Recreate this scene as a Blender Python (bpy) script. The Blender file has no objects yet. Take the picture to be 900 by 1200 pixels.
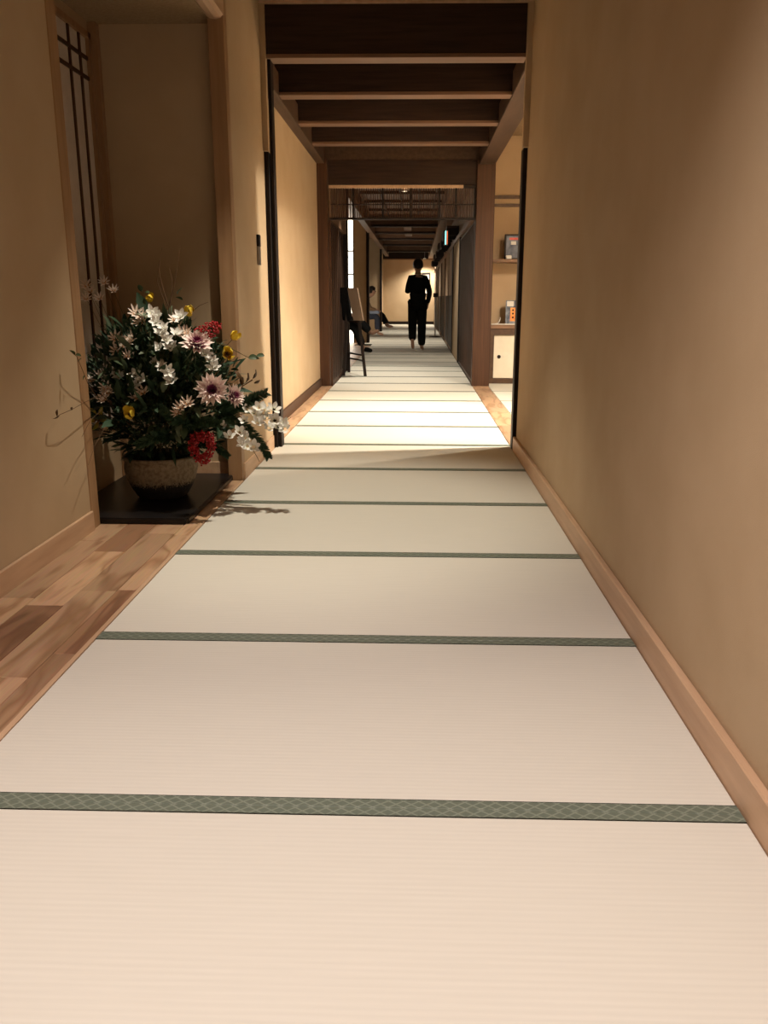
import bpy, bmesh, math, random
from mathutils import Vector, Matrix, Euler

rnd = random.Random(7)
S = bpy.context.scene
COL = S.collection
PI = math.pi

# ------------------------------------------------------------------ camera
FPX, CX, CY, CAMH = 975.0, 460.0, 600.0, 1.02
pitch = math.atan(252 / FPX)
yaw = -math.atan((487 - CX) / FPX * math.cos(pitch))
roll = -0.003
fw = Vector((math.sin(yaw) * math.cos(pitch), math.cos(yaw) * math.cos(pitch), -math.sin(pitch)))
r0 = Vector((math.cos(yaw), -math.sin(yaw), 0))
d0 = fw.cross(r0)
rv = r0 * math.cos(roll) + d0 * math.sin(roll)
dv = d0 * math.cos(roll) - r0 * math.sin(roll)
cd = bpy.data.cameras.new('camera')
cam = bpy.data.objects.new('camera', cd)
COL.objects.link(cam)
M = Matrix((rv, -dv, -fw)).transposed().to_4x4()
M.translation = Vector((0, 0, CAMH))
cam.matrix_world = M
cd.sensor_fit = 'VERTICAL'
cd.sensor_height = 36.0
cd.lens = 36.0 * FPX / 1200.0
cd.shift_x = (450 - CX) / 1200.0
cd.clip_start = 0.05
cd.clip_end = 100
S.camera = cam

def at(px, py, Y):
    """world point on the plane y = Y that the photograph shows at pixel (px, py)"""
    r = fw + rv * ((px - CX) / FPX) + dv * ((py - CY) / FPX)
    t = Y / r.y
    return Vector((r.x * t, Y, CAMH + r.z * t))

# ------------------------------------------------------------------ world, exposure
w = bpy.data.worlds.new('world')
S.world = w
w.use_nodes = True
w.node_tree.nodes['Background'].inputs[0].default_value = (1.0, 0.8, 0.6, 1)
w.node_tree.nodes['Background'].inputs[1].default_value = 0.02
S.view_settings.view_transform = 'Standard'
S.view_settings.look = 'None'
S.view_settings.gamma = 1.0
S.view_settings.exposure = 1.0
S.view_settings.use_curve_mapping = False

WARM = (1.0, 0.89, 0.72)
PINK = (1.0, 0.865, 0.80)
# lamps: place, watts, spot angle, blend, colour, ceiling height, light radius
LAMPS = [
    ('near',   (-0.25, 0.85, 2.76), 158, 112, 0.95, PINK, 0.05),
    ('mid',    (-0.55, 3.95, 2.76), 112, 70, 0.75, WARM, 0.022),
    ('rear',   (-0.1, -1.5, 2.76), 60, 120, 1.0, PINK, 0.06),
    ('bay',    (-0.25, 7.28, 2.84), 110, 58, 0.5, WARM, 0.04),
    ('bay2',   (0.0, 8.30, 2.84), 100, 66, 0.6, WARM, 0.04),
    ('room',   (1.85, 6.08, 2.84), 380, 165, 0.6, WARM, 0.04),
    ('room2',  (2.1, 6.75, 2.84), 110, 165, 0.6, WARM, 0.06),
    ('easel',  (-0.45, 11.3, 2.66), 140, 80, 0.6, WARM, 0.03),
    ('hall',   (-0.2, 14.2, 2.66), 60, 110, 0.8, WARM, 0.05),
    ('hall2',  (-0.4, 20.0, 2.66), 110, 110, 0.8, WARM, 0.05),
    ('hall3',  (-0.2, 25.5, 2.66), 110, 110, 0.8, WARM, 0.05),
    ('end',    (0.3, 32.3, 2.40), 190, 140, 0.8, WARM, 0.05),
]

# ------------------------------------------------------------------ materials
MATS = {}
def nodes(name):
    m = bpy.data.materials.new(name)
    m.use_nodes = True
    nt = m.node_tree
    return m, nt, nt.nodes, nt.links, nt.nodes['Principled BSDF']

def setc(b, rough=0.6, spec=0.4, metal=0.0):
    b.inputs['Roughness'].default_value = rough
    b.inputs['Specular IOR Level'].default_value = spec
    b.inputs['Metallic'].default_value = metal

def c4(c): return (c[0], c[1], c[2], 1)

def mottled(name, c1, c2, scale=(20, 20, 20), rough=0.7, spec=0.3, bump=0.0, bscale=200, rand=0.0, detail=4, metal=0.0, coat=0.0):
    m, nt, N, L, b = nodes(name)
    setc(b, rough, spec, metal)
    if coat:
        b.inputs['Coat Weight'].default_value = coat
        b.inputs['Coat Roughness'].default_value = 0.15
    tc = N.new('ShaderNodeTexCoord')
    mp = N.new('ShaderNodeMapping'); mp.inputs['Scale'].default_value = scale
    no = N.new('ShaderNodeTexNoise'); no.inputs['Scale'].default_value = 1.0; no.inputs['Detail'].default_value = detail
    rp = N.new('ShaderNodeValToRGB')
    rp.color_ramp.elements[0].position = 0.32; rp.color_ramp.elements[1].position = 0.68
    rp.color_ramp.elements[0].color = c4(c1); rp.color_ramp.elements[1].color = c4(c2)
    L.new(tc.outputs['Object'], mp.inputs[0])
    src = mp.outputs[0]
    if rand:
        oi = N.new('ShaderNodeObjectInfo')
        ad = N.new('ShaderNodeVectorMath'); ad.operation = 'ADD'
        sc = N.new('ShaderNodeVectorMath'); sc.operation = 'SCALE'
        cb = N.new('ShaderNodeCombineXYZ')
        for i in range(3): L.new(oi.outputs['Random'], cb.inputs[i])
        L.new(cb.outputs[0], sc.inputs[0]); sc.inputs['Scale'].default_value = 37.0
        L.new(src, ad.inputs[0]); L.new(sc.outputs[0], ad.inputs[1]); src = ad.outputs[0]
    L.new(src, no.inputs['Vector'])
    L.new(no.outputs['Fac'], rp.inputs[0])
    out = rp.outputs[0]
    if rand:
        hs = N.new('ShaderNodeHueSaturation')
        mr = N.new('ShaderNodeMapRange'); mr.inputs['To Min'].default_value = 1 - rand; mr.inputs['To Max'].default_value = 1 + rand
        L.new(oi.outputs['Random'], mr.inputs[0]); L.new(mr.outputs[0], hs.inputs['Value'])
        L.new(out, hs.inputs['Color']); out = hs.outputs[0]
    L.new(out, b.inputs['Base Color'])
    if bump:
        n2 = N.new('ShaderNodeTexNoise'); n2.inputs['Scale'].default_value = bscale; n2.inputs['Detail'].default_value = 3
        L.new(tc.outputs['Object'], n2.inputs['Vector'])
        bp = N.new('ShaderNodeBump'); bp.inputs['Strength'].default_value = bump; bp.inputs['Distance'].default_value = 0.004
        L.new(n2.outputs['Fac'], bp.inputs['Height']); L.new(bp.outputs[0], b.inputs['Normal'])
    MATS[name] = m
    return m

def emit(name, col, strength):
    m, nt, N, L, b = nodes(name)
    b.inputs['Base Color'].default_value = c4(col)
    b.inputs['Emission Color'].default_value = c4(col)
    b.inputs['Emission Strength'].default_value = strength
    MATS[name] = m
    return m

mottled('wallpaper', (0.455, 0.335, 0.21), (0.495, 0.37, 0.24), (3, 3, 3), 0.85, 0.15, 0.22, 420)
mottled('ceiling_paper', (0.30, 0.21, 0.12), (0.37, 0.265, 0.16), (60, 60, 60), 0.85, 0.15, 0.3, 300)
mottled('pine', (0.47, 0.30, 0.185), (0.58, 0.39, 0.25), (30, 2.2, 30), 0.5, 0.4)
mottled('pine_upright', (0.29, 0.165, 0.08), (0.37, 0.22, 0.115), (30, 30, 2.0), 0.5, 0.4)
mottled('dark_wood', (0.055, 0.026, 0.014), (0.085, 0.042, 0.022), (30, 2, 30), 0.42, 0.4)
mottled('dark_upright', (0.048, 0.021, 0.011), (0.080, 0.036, 0.018), (60, 60, 1.5), 0.5, 0.25)
mottled('ceiling_board', (0.022, 0.011, 0.007), (0.042, 0.021, 0.013), (3, 40, 40), 0.6, 0.25)
mottled('pale_brown_wood', (0.16, 0.09, 0.055), (0.21, 0.12, 0.075), (3, 40, 40), 0.5, 0.3)  # on the bay beam undersides this paler tone stands for bounced floor light
mottled('hall_beam', (0.17, 0.095, 0.055), (0.24, 0.135, 0.08), (3, 30, 30), 0.5, 0.3)
mottled('rail_wood', (0.06, 0.034, 0.02), (0.09, 0.05, 0.03), (30, 3, 30), 0.5, 0.3)
mottled('black_wood', (0.010, 0.006, 0.005), (0.018, 0.011, 0.009), (30, 30, 3), 0.55, 0.2)
mottled('lacquer', (0.008, 0.0075, 0.008), (0.012, 0.011, 0.012), (5, 5, 5), 0.3, 0.3)
mottled('fusuma', (0.70, 0.64, 0.52), (0.76, 0.70, 0.58), (10, 10, 10), 0.8, 0.2)
mottled('paper', (0.60, 0.53, 0.47), (0.66, 0.59, 0.52), (15, 15, 15), 0.8, 0.1)
mottled('door_beige', (0.30, 0.22, 0.16), (0.36, 0.27, 0.20), (10, 10, 2), 0.7, 0.2)
mottled('seam', (0.02, 0.022, 0.016), (0.03, 0.032, 0.022), (10, 10, 10), 0.9, 0.1)
mottled('metal', (0.30, 0.28, 0.26), (0.40, 0.37, 0.34), (10, 10, 10), 0.35, 0.5, metal=0.9)
mottled('white_plastic', (0.62, 0.60, 0.56), (0.68, 0.66, 0.62), (10, 10, 10), 0.4, 0.4)
emit('lamp_glow', (1.0, 0.85, 0.62), 12)
emit('lit_paper', (1.0, 0.90, 0.74), 2.2)
emit('lit_cyan', (0.25, 0.95, 0.9), 1.2)
emit('lit_red', (0.9, 0.16, 0.05), 0.5)

def tatami_mat():
    m, nt, N, L, b = nodes('tatami')
    setc(b, 0.62, 0.3)
    tc = N.new('ShaderNodeTexCoord')
    wv = N.new('ShaderNodeTexWave'); wv.wave_type = 'BANDS'; wv.bands_direction = 'Y'; wv.inputs['Scale'].default_value = 22.0
    wv.inputs['Distortion'].default_value = 0.25; wv.inputs['Detail'].default_value = 1
    L.new(tc.outputs['Object'], wv.inputs['Vector'])
    mp = N.new('ShaderNodeMapping'); mp.inputs['Scale'].default_value = (6, 160, 1)
    no = N.new('ShaderNodeTexNoise'); no.inputs['Scale'].default_value = 1; no.inputs['Detail'].default_value = 3
    L.new(tc.outputs['Object'], mp.inputs[0]); L.new(mp.outputs[0], no.inputs['Vector'])
    rp = N.new('ShaderNodeValToRGB')
    rp.color_ramp.elements[0].position = 0.3; rp.color_ramp.elements[1].position = 0.7
    rp.color_ramp.elements[0].color = (0.655, 0.635, 0.565, 1); rp.color_ramp.elements[1].color = (0.68, 0.66, 0.59, 1)
    L.new(no.outputs['Fac'], rp.inputs[0])
    mx = N.new('ShaderNodeMixRGB'); mx.blend_type = 'MULTIPLY'; mx.inputs[0].default_value = 0.035
    L.new(rp.outputs[0], mx.inputs[1]); L.new(wv.outputs['Color'], mx.inputs[2])
    oi = N.new('ShaderNodeObjectInfo'); mr = N.new('ShaderNodeMapRange')
    mr.inputs['To Min'].default_value = 0.95; mr.inputs['To Max'].default_value = 1.05
    hs = N.new('ShaderNodeHueSaturation')
    L.new(oi.outputs['Random'], mr.inputs[0]); L.new(mr.outputs[0], hs.inputs['Value']); L.new(mx.outputs[0], hs.inputs['Color'])
    L.new(hs.outputs[0], b.inputs['Base Color'])
    bp = N.new('ShaderNodeBump'); bp.inputs['Strength'].default_value = 0.13; bp.inputs['Distance'].default_value = 0.001
    L.new(wv.outputs['Fac'], bp.inputs['Height']); L.new(bp.outputs[0], b.inputs['Normal'])
    MATS['tatami'] = m
tatami_mat()

def heri_mat():
    m, nt, N, L, b = nodes('green_brocade')
    setc(b, 0.5, 0.4)
    tc = N.new('ShaderNodeTexCoord')
    outs = []
    for ang in (0.62, -0.62):
        mp = N.new('ShaderNodeMapping'); mp.inputs['Rotation'].default_value = (0, 0, ang + PI / 2)
        wv = N.new('ShaderNodeTexWave'); wv.wave_type = 'BANDS'; wv.inputs['Scale'].default_value = 17.0
        wv.wave_profile = 'SIN'
        L.new(tc.outputs['Object'], mp.inputs[0]); L.new(mp.outputs[0], wv.inputs['Vector'])
        outs.append(wv.outputs['Fac'])
    mn = N.new('ShaderNodeMath'); mn.operation = 'MAXIMUM'
    L.new(outs[0], mn.inputs[0]); L.new(outs[1], mn.inputs[1])
    rp = N.new('ShaderNodeValToRGB')
    rp.color_ramp.elements[0].position = 0.86; rp.color_ramp.elements[1].position = 0.99
    rp.color_ramp.elements[0].color = (0.125, 0.15, 0.115, 1); rp.color_ramp.elements[1].color = (0.215, 0.245, 0.195, 1)
    L.new(mn.outputs[0], rp.inputs[0]); L.new(rp.outputs[0], b.inputs['Base Color'])
    bp = N.new('ShaderNodeBump'); bp.inputs['Strength'].default_value = 0.4; bp.inputs['Distance'].default_value = 0.001
    L.new(mn.outputs[0], bp.inputs['Height']); L.new(bp.outputs[0], b.inputs['Normal'])
    MATS['green_brocade'] = m
heri_mat()

def plank_mat(name, cA, cB):
    m, nt, N, L, b = nodes(name)
    setc(b, 0.38, 0.45)
    tc = N.new('ShaderNodeTexCoord'); oi = N.new('ShaderNodeObjectInfo')
    cb = N.new('ShaderNodeCombineXYZ')
    for i in range(3): L.new(oi.outputs['Random'], cb.inputs[i])
    sc = N.new('ShaderNodeVectorMath'); sc.operation = 'SCALE'; sc.inputs['Scale'].default_value = 53.0
    L.new(cb.outputs[0], sc.inputs[0])
    ad = N.new('ShaderNodeVectorMath'); ad.operation = 'ADD'
    mp = N.new('ShaderNodeMapping'); mp.inputs['Scale'].default_value = (9, 1.6, 1)
    L.new(tc.outputs['Object'], mp.inputs[0]); L.new(mp.outputs[0], ad.inputs[0]); L.new(sc.outputs[0], ad.inputs[1])
    no = N.new('ShaderNodeTexNoise'); no.inputs['Scale'].default_value = 1.0; no.inputs['Detail'].default_value = 2; no.inputs['Distortion'].default_value = 0.6
    L.new(ad.outputs[0], no.inputs['Vector'])
    ml = N.new('ShaderNodeMath'); ml.operation = 'MULTIPLY'; ml.inputs[1].default_value = 7.0
    L.new(no.outputs['Fac'], ml.inputs[0])
    fr = N.new('ShaderNodeMath'); fr.operation = 'PINGPONG'; fr.inputs[1].default_value = 1.0
    L.new(ml.outputs[0], fr.inputs[0])
    rp = N.new('ShaderNodeValToRGB')
    rp.color_ramp.elements[0].position = 0.0; rp.color_ramp.elements[1].position = 0.55
    rp.color_ramp.elements[0].color = c4(cA); rp.color_ramp.elements[1].color = c4(cB)
    L.new(fr.outputs[0], rp.inputs[0])
    # fibre
    m2 = N.new('ShaderNodeMapping'); m2.inputs['Scale'].default_value = (160, 5, 1)
    n2 = N.new('ShaderNodeTexNoise'); n2.inputs['Scale'].default_value = 1.0
    L.new(tc.outputs['Object'], m2.inputs[0]); L.new(m2.outputs[0], n2.inputs['Vector'])
    mx = N.new('ShaderNodeMixRGB'); mx.blend_type = 'MULTIPLY'; mx.inputs[0].default_value = 0.35
    L.new(rp.outputs[0], mx.inputs[1]); L.new(n2.outputs['Color'], mx.inputs[2])
    hs = N.new('ShaderNodeHueSaturation'); mr = N.new('ShaderNodeMapRange')
    mr.inputs['To Min'].default_value = 0.85; mr.inputs['To Max'].default_value = 1.3
    L.new(oi.outputs['Random'], mr.inputs[0]); L.new(mr.outputs[0], hs.inputs['Value']); L.new(mx.outputs[0], hs.inputs['Color'])
    L.new(hs.outputs[0], b.inputs['Base Color'])
    MATS[name] = m
plank_mat('plank_light', (0.36, 0.20, 0.11), (0.56, 0.36, 0.22))
plank_mat('plank_dark', (0.20, 0.10, 0.055), (0.32, 0.175, 0.10))

def petal_mat(name, stops, rough=0.55, trans=0.0):
    """colour runs along the petal, from its root (t=0) to its tip (t=1)"""
    m, nt, N, L, b = nodes(name)
    setc(b, rough, 0.25)
    a = N.new('ShaderNodeAttribute'); a.attribute_name = 't'
    rp = N.new('ShaderNodeValToRGB')
    els = rp.color_ramp.elements
    els[0].position = stops[0][0]; els[0].color = c4(stops[0][1])
    els[1].position = stops[-1][0]; els[1].color = c4(stops[-1][1])
    for p, c in stops[1:-1]:
        e = els.new(p); e.color = c4(c)
    L.new(a.outputs['Fac'], rp.inputs[0]); L.new(rp.outputs[0], b.inputs['Base Color'])
    MATS[name] = m
petal_mat('dahlia_petal', [(0, (0.12, 0.012, 0.06)), (0.3, (0.24, 0.03, 0.13)), (0.48, (0.90, 0.70, 0.67)), (1, (0.94, 0.88, 0.81))])
petal_mat('dahlia_inner', [(0, (0.10, 0.01, 0.05)), (0.6, (0.25, 0.04, 0.13)), (1, (0.60, 0.30, 0.38))])
petal_mat('white_petal', [(0, (0.70, 0.70, 0.50)), (0.25, (0.88, 0.87, 0.82)), (1, (0.92, 0.91, 0.88))])
petal_mat('blush_petal', [(0, (0.62, 0.25, 0.05)), (0.3, (0.85, 0.70, 0.58)), (1, (0.92, 0.85, 0.80))])
petal_mat('yellow_petal', [(0, (0.35, 0.07, 0.01)), (0.3, (0.72, 0.48, 0.03)), (1, (0.80, 0.64, 0.08))])
petal_mat('yellow_green_petal', [(0, (0.30, 0.08, 0.03)), (0.35, (0.55, 0.45, 0.08)), (1, (0.62, 0.60, 0.18))])
petal_mat('leaf_green', [(0, (0.04, 0.065, 0.03)), (1, (0.065, 0.10, 0.048))], 0.5)
petal_mat('leaf_dark', [(0, (0.020, 0.045, 0.025)), (1, (0.035, 0.070, 0.035))], 0.6)
petal_mat('leaf_grey', [(0, (0.08, 0.11, 0.07)), (1, (0.14, 0.18, 0.11))], 0.6)
petal_mat('leaf_brown', [(0, (0.10, 0.055, 0.02)), (1, (0.07, 0.035, 0.018))], 0.6)
petal_mat('needle', [(0, (0.018, 0.045, 0.022)), (1, (0.045, 0.090, 0.045))], 0.6)
mottled('berry_red', (0.30, 0.008, 0.012), (0.42, 0.015, 0.02), (200, 200, 200), 0.3, 0.5)
mottled('stem', (0.06, 0.055, 0.02), (0.10, 0.08, 0.03), (40, 40, 40), 0.6, 0.2)
mottled('twig', (0.10, 0.055, 0.03), (0.15, 0.085, 0.045), (40, 40, 40), 0.7, 0.2)
mottled('moss', (0.015, 0.02, 0.01), (0.03, 0.035, 0.018), (60, 60, 60), 0.9, 0.1)
mottled('skin', (0.50, 0.30, 0.21), (0.56, 0.34, 0.24), (20, 20, 20), 0.55, 0.3)
mottled('hair', (0.008, 0.007, 0.006), (0.014, 0.012, 0.011), (90, 90, 20), 0.5, 0.3)
mottled('black_cloth', (0.008, 0.009, 0.009), (0.013, 0.014, 0.014), (60, 60, 60), 0.9, 0.1)
mottled('denim', (0.05, 0.06, 0.09), (0.075, 0.09, 0.13), (80, 80, 80), 0.9, 0.1)
mottled('charcoal_cloth', (0.014, 0.016, 0.018), (0.022, 0.025, 0.028), (60, 60, 60), 0.9, 0.1)
mottled('tan_cloth', (0.30, 0.20, 0.12), (0.36, 0.25, 0.15), (60, 60, 60), 0.9, 0.1)
mottled('blue_cloth', (0.34, 0.42, 0.60), (0.42, 0.50, 0.68), (60, 60, 60), 0.9, 0.1)
mottled('eye', (0.02, 0.015, 0.01), (0.03, 0.02, 0.015), (60, 60, 60), 0.2, 0.5)

def pot_mat():
    m, nt, N, L, b = nodes('pot_glaze')
    setc(b, 0.75, 0.3)
    tc = N.new('ShaderNodeTexCoord'); sp = N.new('ShaderNodeSeparateXYZ')
    L.new(tc.outputs['Object'], sp.inputs[0])
    no = N.new('ShaderNodeTexNoise'); no.inputs['Scale'].default_value = 130; no.inputs['Detail'].default_value = 2
    L.new(tc.outputs['Object'], no.inputs['Vector'])
    # speckle threshold rises towards the foot, which is dark
    mr = N.new('ShaderNodeMapRange'); mr.inputs['From Min'].default_value = 0.03; mr.inputs['From Max'].default_value = 0.125
    mr.inputs['To Min'].default_value = -0.4; mr.inputs['To Max'].default_value = 0.45
    L.new(sp.outputs['Z'], mr.inputs[0])
    ad = N.new('ShaderNodeMath'); ad.operation = 'ADD'
    L.new(no.outputs['Fac'], ad.inputs[0]); L.new(mr.outputs[0], ad.inputs[1])
    rp = N.new('ShaderNodeValToRGB')
    rp.color_ramp.elements[0].position = 0.52; rp.color_ramp.elements[1].position = 0.60
    rp.color_ramp.elements[0].color = (0.018, 0.015, 0.013, 1); rp.color_ramp.elements[1].color = (0.26, 0.20, 0.13, 1)
    L.new(ad.outputs[0], rp.inputs[0])
    n3 = N.new('ShaderNodeTexNoise'); n3.inputs['Scale'].default_value = 60
    L.new(tc.outputs['Object'], n3.inputs['Vector'])
    r3 = N.new('ShaderNodeValToRGB'); r3.color_ramp.elements[0].color = (0.5, 0.45, 0.4, 1); r3.color_ramp.elements[1].color = (1, 1, 1, 1)
    r3.color_ramp.elements[0].position = 0.35; r3.color_ramp.elements[1].position = 0.6
    L.new(n3.outputs['Fac'], r3.inputs[0])
    mx = N.new('ShaderNodeMixRGB'); mx.blend_type = 'MULTIPLY'; mx.inputs[0].default_value = 0.7
    L.new(rp.outputs[0], mx.inputs[1]); L.new(r3.outputs[0], mx.inputs[2])
    L.new(mx.outputs[0], b.inputs['Base Color'])
    bp = N.new('ShaderNodeBump'); bp.inputs['Strength'].default_value = 0.7; bp.inputs['Distance'].default_value = 0.003
    L.new(no.outputs['Fac'], bp.inputs['Height']); L.new(bp.outputs[0], b.inputs['Normal'])
    MATS['pot_glaze'] = m
pot_mat()

# ------------------------------------------------------------------ mesh helpers
class MB:
    def __init__(s):
        s.v = []; s.f = []; s.t = []; s.mi = []; s.cur = 0
    def add(s, vs, fs, ts=None):
        o = len(s.v)
        s.v += [tuple(v) for v in vs]
        s.t += list(ts) if ts else [0.5] * len(vs)
        for f in fs:
            s.f.append(tuple(i + o for i in f)); s.mi.append(s.cur)
    def box(s, x0, x1, y0, y1, z0, z1):
        s.add([(x0, y0, z0), (x1, y0, z0), (x1, y1, z0), (x0, y1, z0), (x0, y0, z1), (x1, y0, z1), (x1, y1, z1), (x0, y1, z1)],
              [(0, 3, 2, 1), (4, 5, 6, 7), (0, 1, 5, 4), (1, 2, 6, 5), (2, 3, 7, 6), (3, 0, 4, 7)])
        return s
    def bbox(s, x0, x1, y0, y1, z0, z1, b=0.004):
        """box with chamfered edges"""
        bm = bmesh.new()
        bmesh.ops.create_cube(bm, size=1.0)
        for v in bm.verts:
            v.co = Vector(((x0 + x1) / 2 + v.co.x * (x1 - x0), (y0 + y1) / 2 + v.co.y * (y1 - y0), (z0 + z1) / 2 + v.co.z * (z1 - z0)))
        b = min(b, abs(x1 - x0) * .45, abs(y1 - y0) * .45, abs(z1 - z0) * .45)
        bmesh.ops.bevel(bm, geom=bm.edges[:], offset=b, segments=1, affect='EDGES')
        bm.verts.index_update()
        s.add([v.co.copy() for v in bm.verts], [[v.index for v in f.verts] for f in bm.faces])
        bm.free()
        return s
    def bar(s, a, b, r, n=6, r2=None, ta=0.5, tb=0.5):
        a = Vector(a); b = Vector(b); d = (b - a).normalized()
        u = d.orthogonal().normalized(); v = d.cross(u)
        r2 = r if r2 is None else r2
        vs = []; 
        for p, rr in ((a, r), (b, r2)):
            for i in range(n):
                an = 2 * PI * i / n
                vs.append(p + (u * math.cos(an) + v * math.sin(an)) * rr)
        fs = [(i, (i + 1) % n, n + (i + 1) % n, n + i) for i in range(n)]
        fs += [tuple(range(n - 1, -1, -1)), tuple(range(n, 2 * n))]
        s.add(vs, fs, [ta] * n + [tb] * n)
        return s
    def tube(s, pts, r, n=5, taper=1.0):
        for i in range(len(pts) - 1):
            k0 = 1 + (taper - 1) * i / (len(pts) - 1); k1 = 1 + (taper - 1) * (i + 1) / (len(pts) - 1)
            s.bar(pts[i], pts[i + 1], r * k0, n, r * k1)
        return s
    def lathe(s, prof, n=40, c=(0, 0, 0), close=True):
        vs = []; fs = []
        for (r, z) in prof:
            for i in range(n):
                an = 2 * PI * i / n
                vs.append((c[0] + r * math.cos(an), c[1] + r * math.sin(an), c[2] + z))
        for k in range(len(prof) - 1):
            for i in range(n):
                j = (i + 1) % n
                fs.append((k * n + i, k * n + j, (k + 1) * n + j, (k + 1) * n + i))
        if close:
            fs.append(tuple(range(n - 1, -1, -1)))
            fs.append(tuple((len(prof) - 1) * n + i for i in range(n)))
        s.add(vs, fs)
        return s
    def petal(s, mat, L, W, bend=0.3, cup=0.15, prof=None, seg=4, tip=1.0, notch=0.0):
        """a petal or leaf that starts at the origin of mat and runs along its +Y, face up +Z"""
        prof = prof or (lambda t: math.sin(PI * min(1, t ** 0.7)) ** 0.8)
        vs = []; ts = []; fs = []
        y = 0; z = 0; a = 0
        dl = L / seg
        for k in range(seg + 1):
            t = k / seg
            wd = W * 0.5 * max(prof(t), 0.04)
            vs += [mat @ Vector((-wd, y, z + cup * wd * 2)), mat @ Vector((0, y, z)), mat @ Vector((wd, y, z + cup * wd * 2))]
            ts += [t, t, t]
            a = bend * (k + 0.5) / seg * 2
            y += dl * math.cos(a); z += dl * math.sin(a)
        for k in range(seg):
            o = k * 3
            fs += [(o, o + 1, o + 4, o + 3), (o + 1, o + 2, o + 5, o + 4)]
        s.add(vs, fs, ts)
        return s
    def ico(s, c, r, sub=1):
        bm = bmesh.new(); bmesh.ops.create_icosphere(bm, subdivisions=sub, radius=r)
        bm.verts.index_update()
        s.add([v.co + Vector(c) for v in bm.verts], [[v.index for v in f.verts] for f in bm.faces])
        bm.free(); return s
    def mesh(s, name, mat, smooth=False, mats=None):
        me = bpy.data.meshes.new(name)
        me.from_pydata(s.v, [], s.f)
        at_ = me.attributes.new('t', 'FLOAT', 'POINT')
        at_.data.foreach_set('value', s.t)
        for mm in (mats or [mat]): me.materials.append(MATS[mm])
        if mats: me.polygons.foreach_set('material_index', s.mi)
        if smooth: me.polygons.foreach_set('use_smooth', [True] * len(me.polygons))
        me.update()
        return me
    def build(s, name, mat, parent=None, smooth=False, mats=None, loc=None):
        return link(name, s.mesh(name, mat, smooth, mats), parent, loc)

def link(name, me, parent=None, loc=None):
    o = bpy.data.objects.new(name, me)
    COL.objects.link(o)
    if parent: o.parent = parent
    if loc is not None: o.location = loc
    return o

def empty(name, loc, label, cat, group=None, rz=0):
    o = bpy.data.objects.new(name, None)
    o.empty_display_size = 0.1
    COL.objects.link(o)
    o.location = loc; o.rotation_euler = (0, 0, rz)
    tag(o, label, cat, group)
    return o

def tag(o, label, cat, group=None):
    o['label'] = label; o['category'] = cat
    if group: o['group'] = group
    return o

def struct(o):
    o['kind'] = 'structure'
    return o

def sbox(name, mat, *b, parent=None, bevel=0.0):
    m = MB()
    (m.bbox(*b, bevel) if bevel else m.box(*b))
    o = m.build(name, mat, parent)
    if parent is None: struct(o)
    return o

# ------------------------------------------------------------------ layout constants
XL, XR = -0.975, 0.675          # edges of the tatami run
WR = 0.70                       # near right wall
WL = -1.45                      # near left wall
YO = 5.72                       # dark framed opening
ZC = 2.78
YP = 9.86                       # posts at the far end of the bright bay
YEND = 32.9

# ------------------------------------------------------------------ floor
floor = sbox('floor', 'black_wood', -2.3, 3.3, -2.6, 33.1, -0.12, -0.03)
# planks lie between the mats and the left wall (and on in the alcove)
def plank(x0, x1, y0, y1, dark):
    o = MB().bbox(x0 + .0006, x1 - .0006, y0 + .0006, y1 - .0006, -0.03, 0.0, 0.0012).build('plank', 'plank_dark' if dark else 'plank_light', floor)
    return o
rows = [(-1.705, -1.58, 3.0), (-1.58, -1.45, 3.0), (-1.45, -1.32, -1.0), (-1.32, -1.19, -1.0), (-1.19, -1.06, -1.0), (-1.06, -0.992, -1.0)]
cuts = {0: [3.54, 4.2, 4.76], 1: [3.54, 4.5, 4.76],
        2: [-1.0, -0.2, 0.6, 1.35, 2.1, 2.70, 3.4, 4.1, 4.76],
        3: [-1.0, 0.1, 0.8, 1.35, 2.05, 2.63, 3.25, 3.85, 4.76],
        4: [-1.0, -0.4, 0.5, 1.2, 2.08, 2.78, 3.52, 4.2, 4.76],
        5: [-1.0, 0.2, 0.9, 1.6, 2.24, 2.79, 3.5, 4.3, 4.63]}
dark = {(3, 4), (5, 4), (3, 6), (2, 2), (4, 1), (5, 1)}
for i, (x0, x1, _) in enumerate(rows):
    c = cuts[i]
    for k in range(len(c) - 1):
        plank(x0, x1, c[k], c[k + 1], (i, k) in dark)
sbox('edge_strip', 'pine', -0.992, XL - .001, -1.0, 4.63, -0.03, 0.002, parent=floor, bevel=0.002)
y = 5.86
while y < YP:
    y2 = min(y + 1.35, YP)
    plank(-1.14, XL - .004, y, y2, False)
    y = y2
y = 5.86
while y < 9.98:
    y2 = min(y + rnd.uniform(0.8, 1.3), 9.98)
    plank(XR + .004, 0.862, y, y2, False)
    y = y2
# floor of the hall's sitting bays
for yy in range(12, 33, 2):
    for k in range(3):
        x0 = -2.05 + k * 0.36
        if yy >= 18 and k == 2: continue
        plank(x0, min(x0 + 0.36, XL - .004 if yy < 18 else -1.33), yy + .3, min(yy + 2.3, YEND), False)

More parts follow.
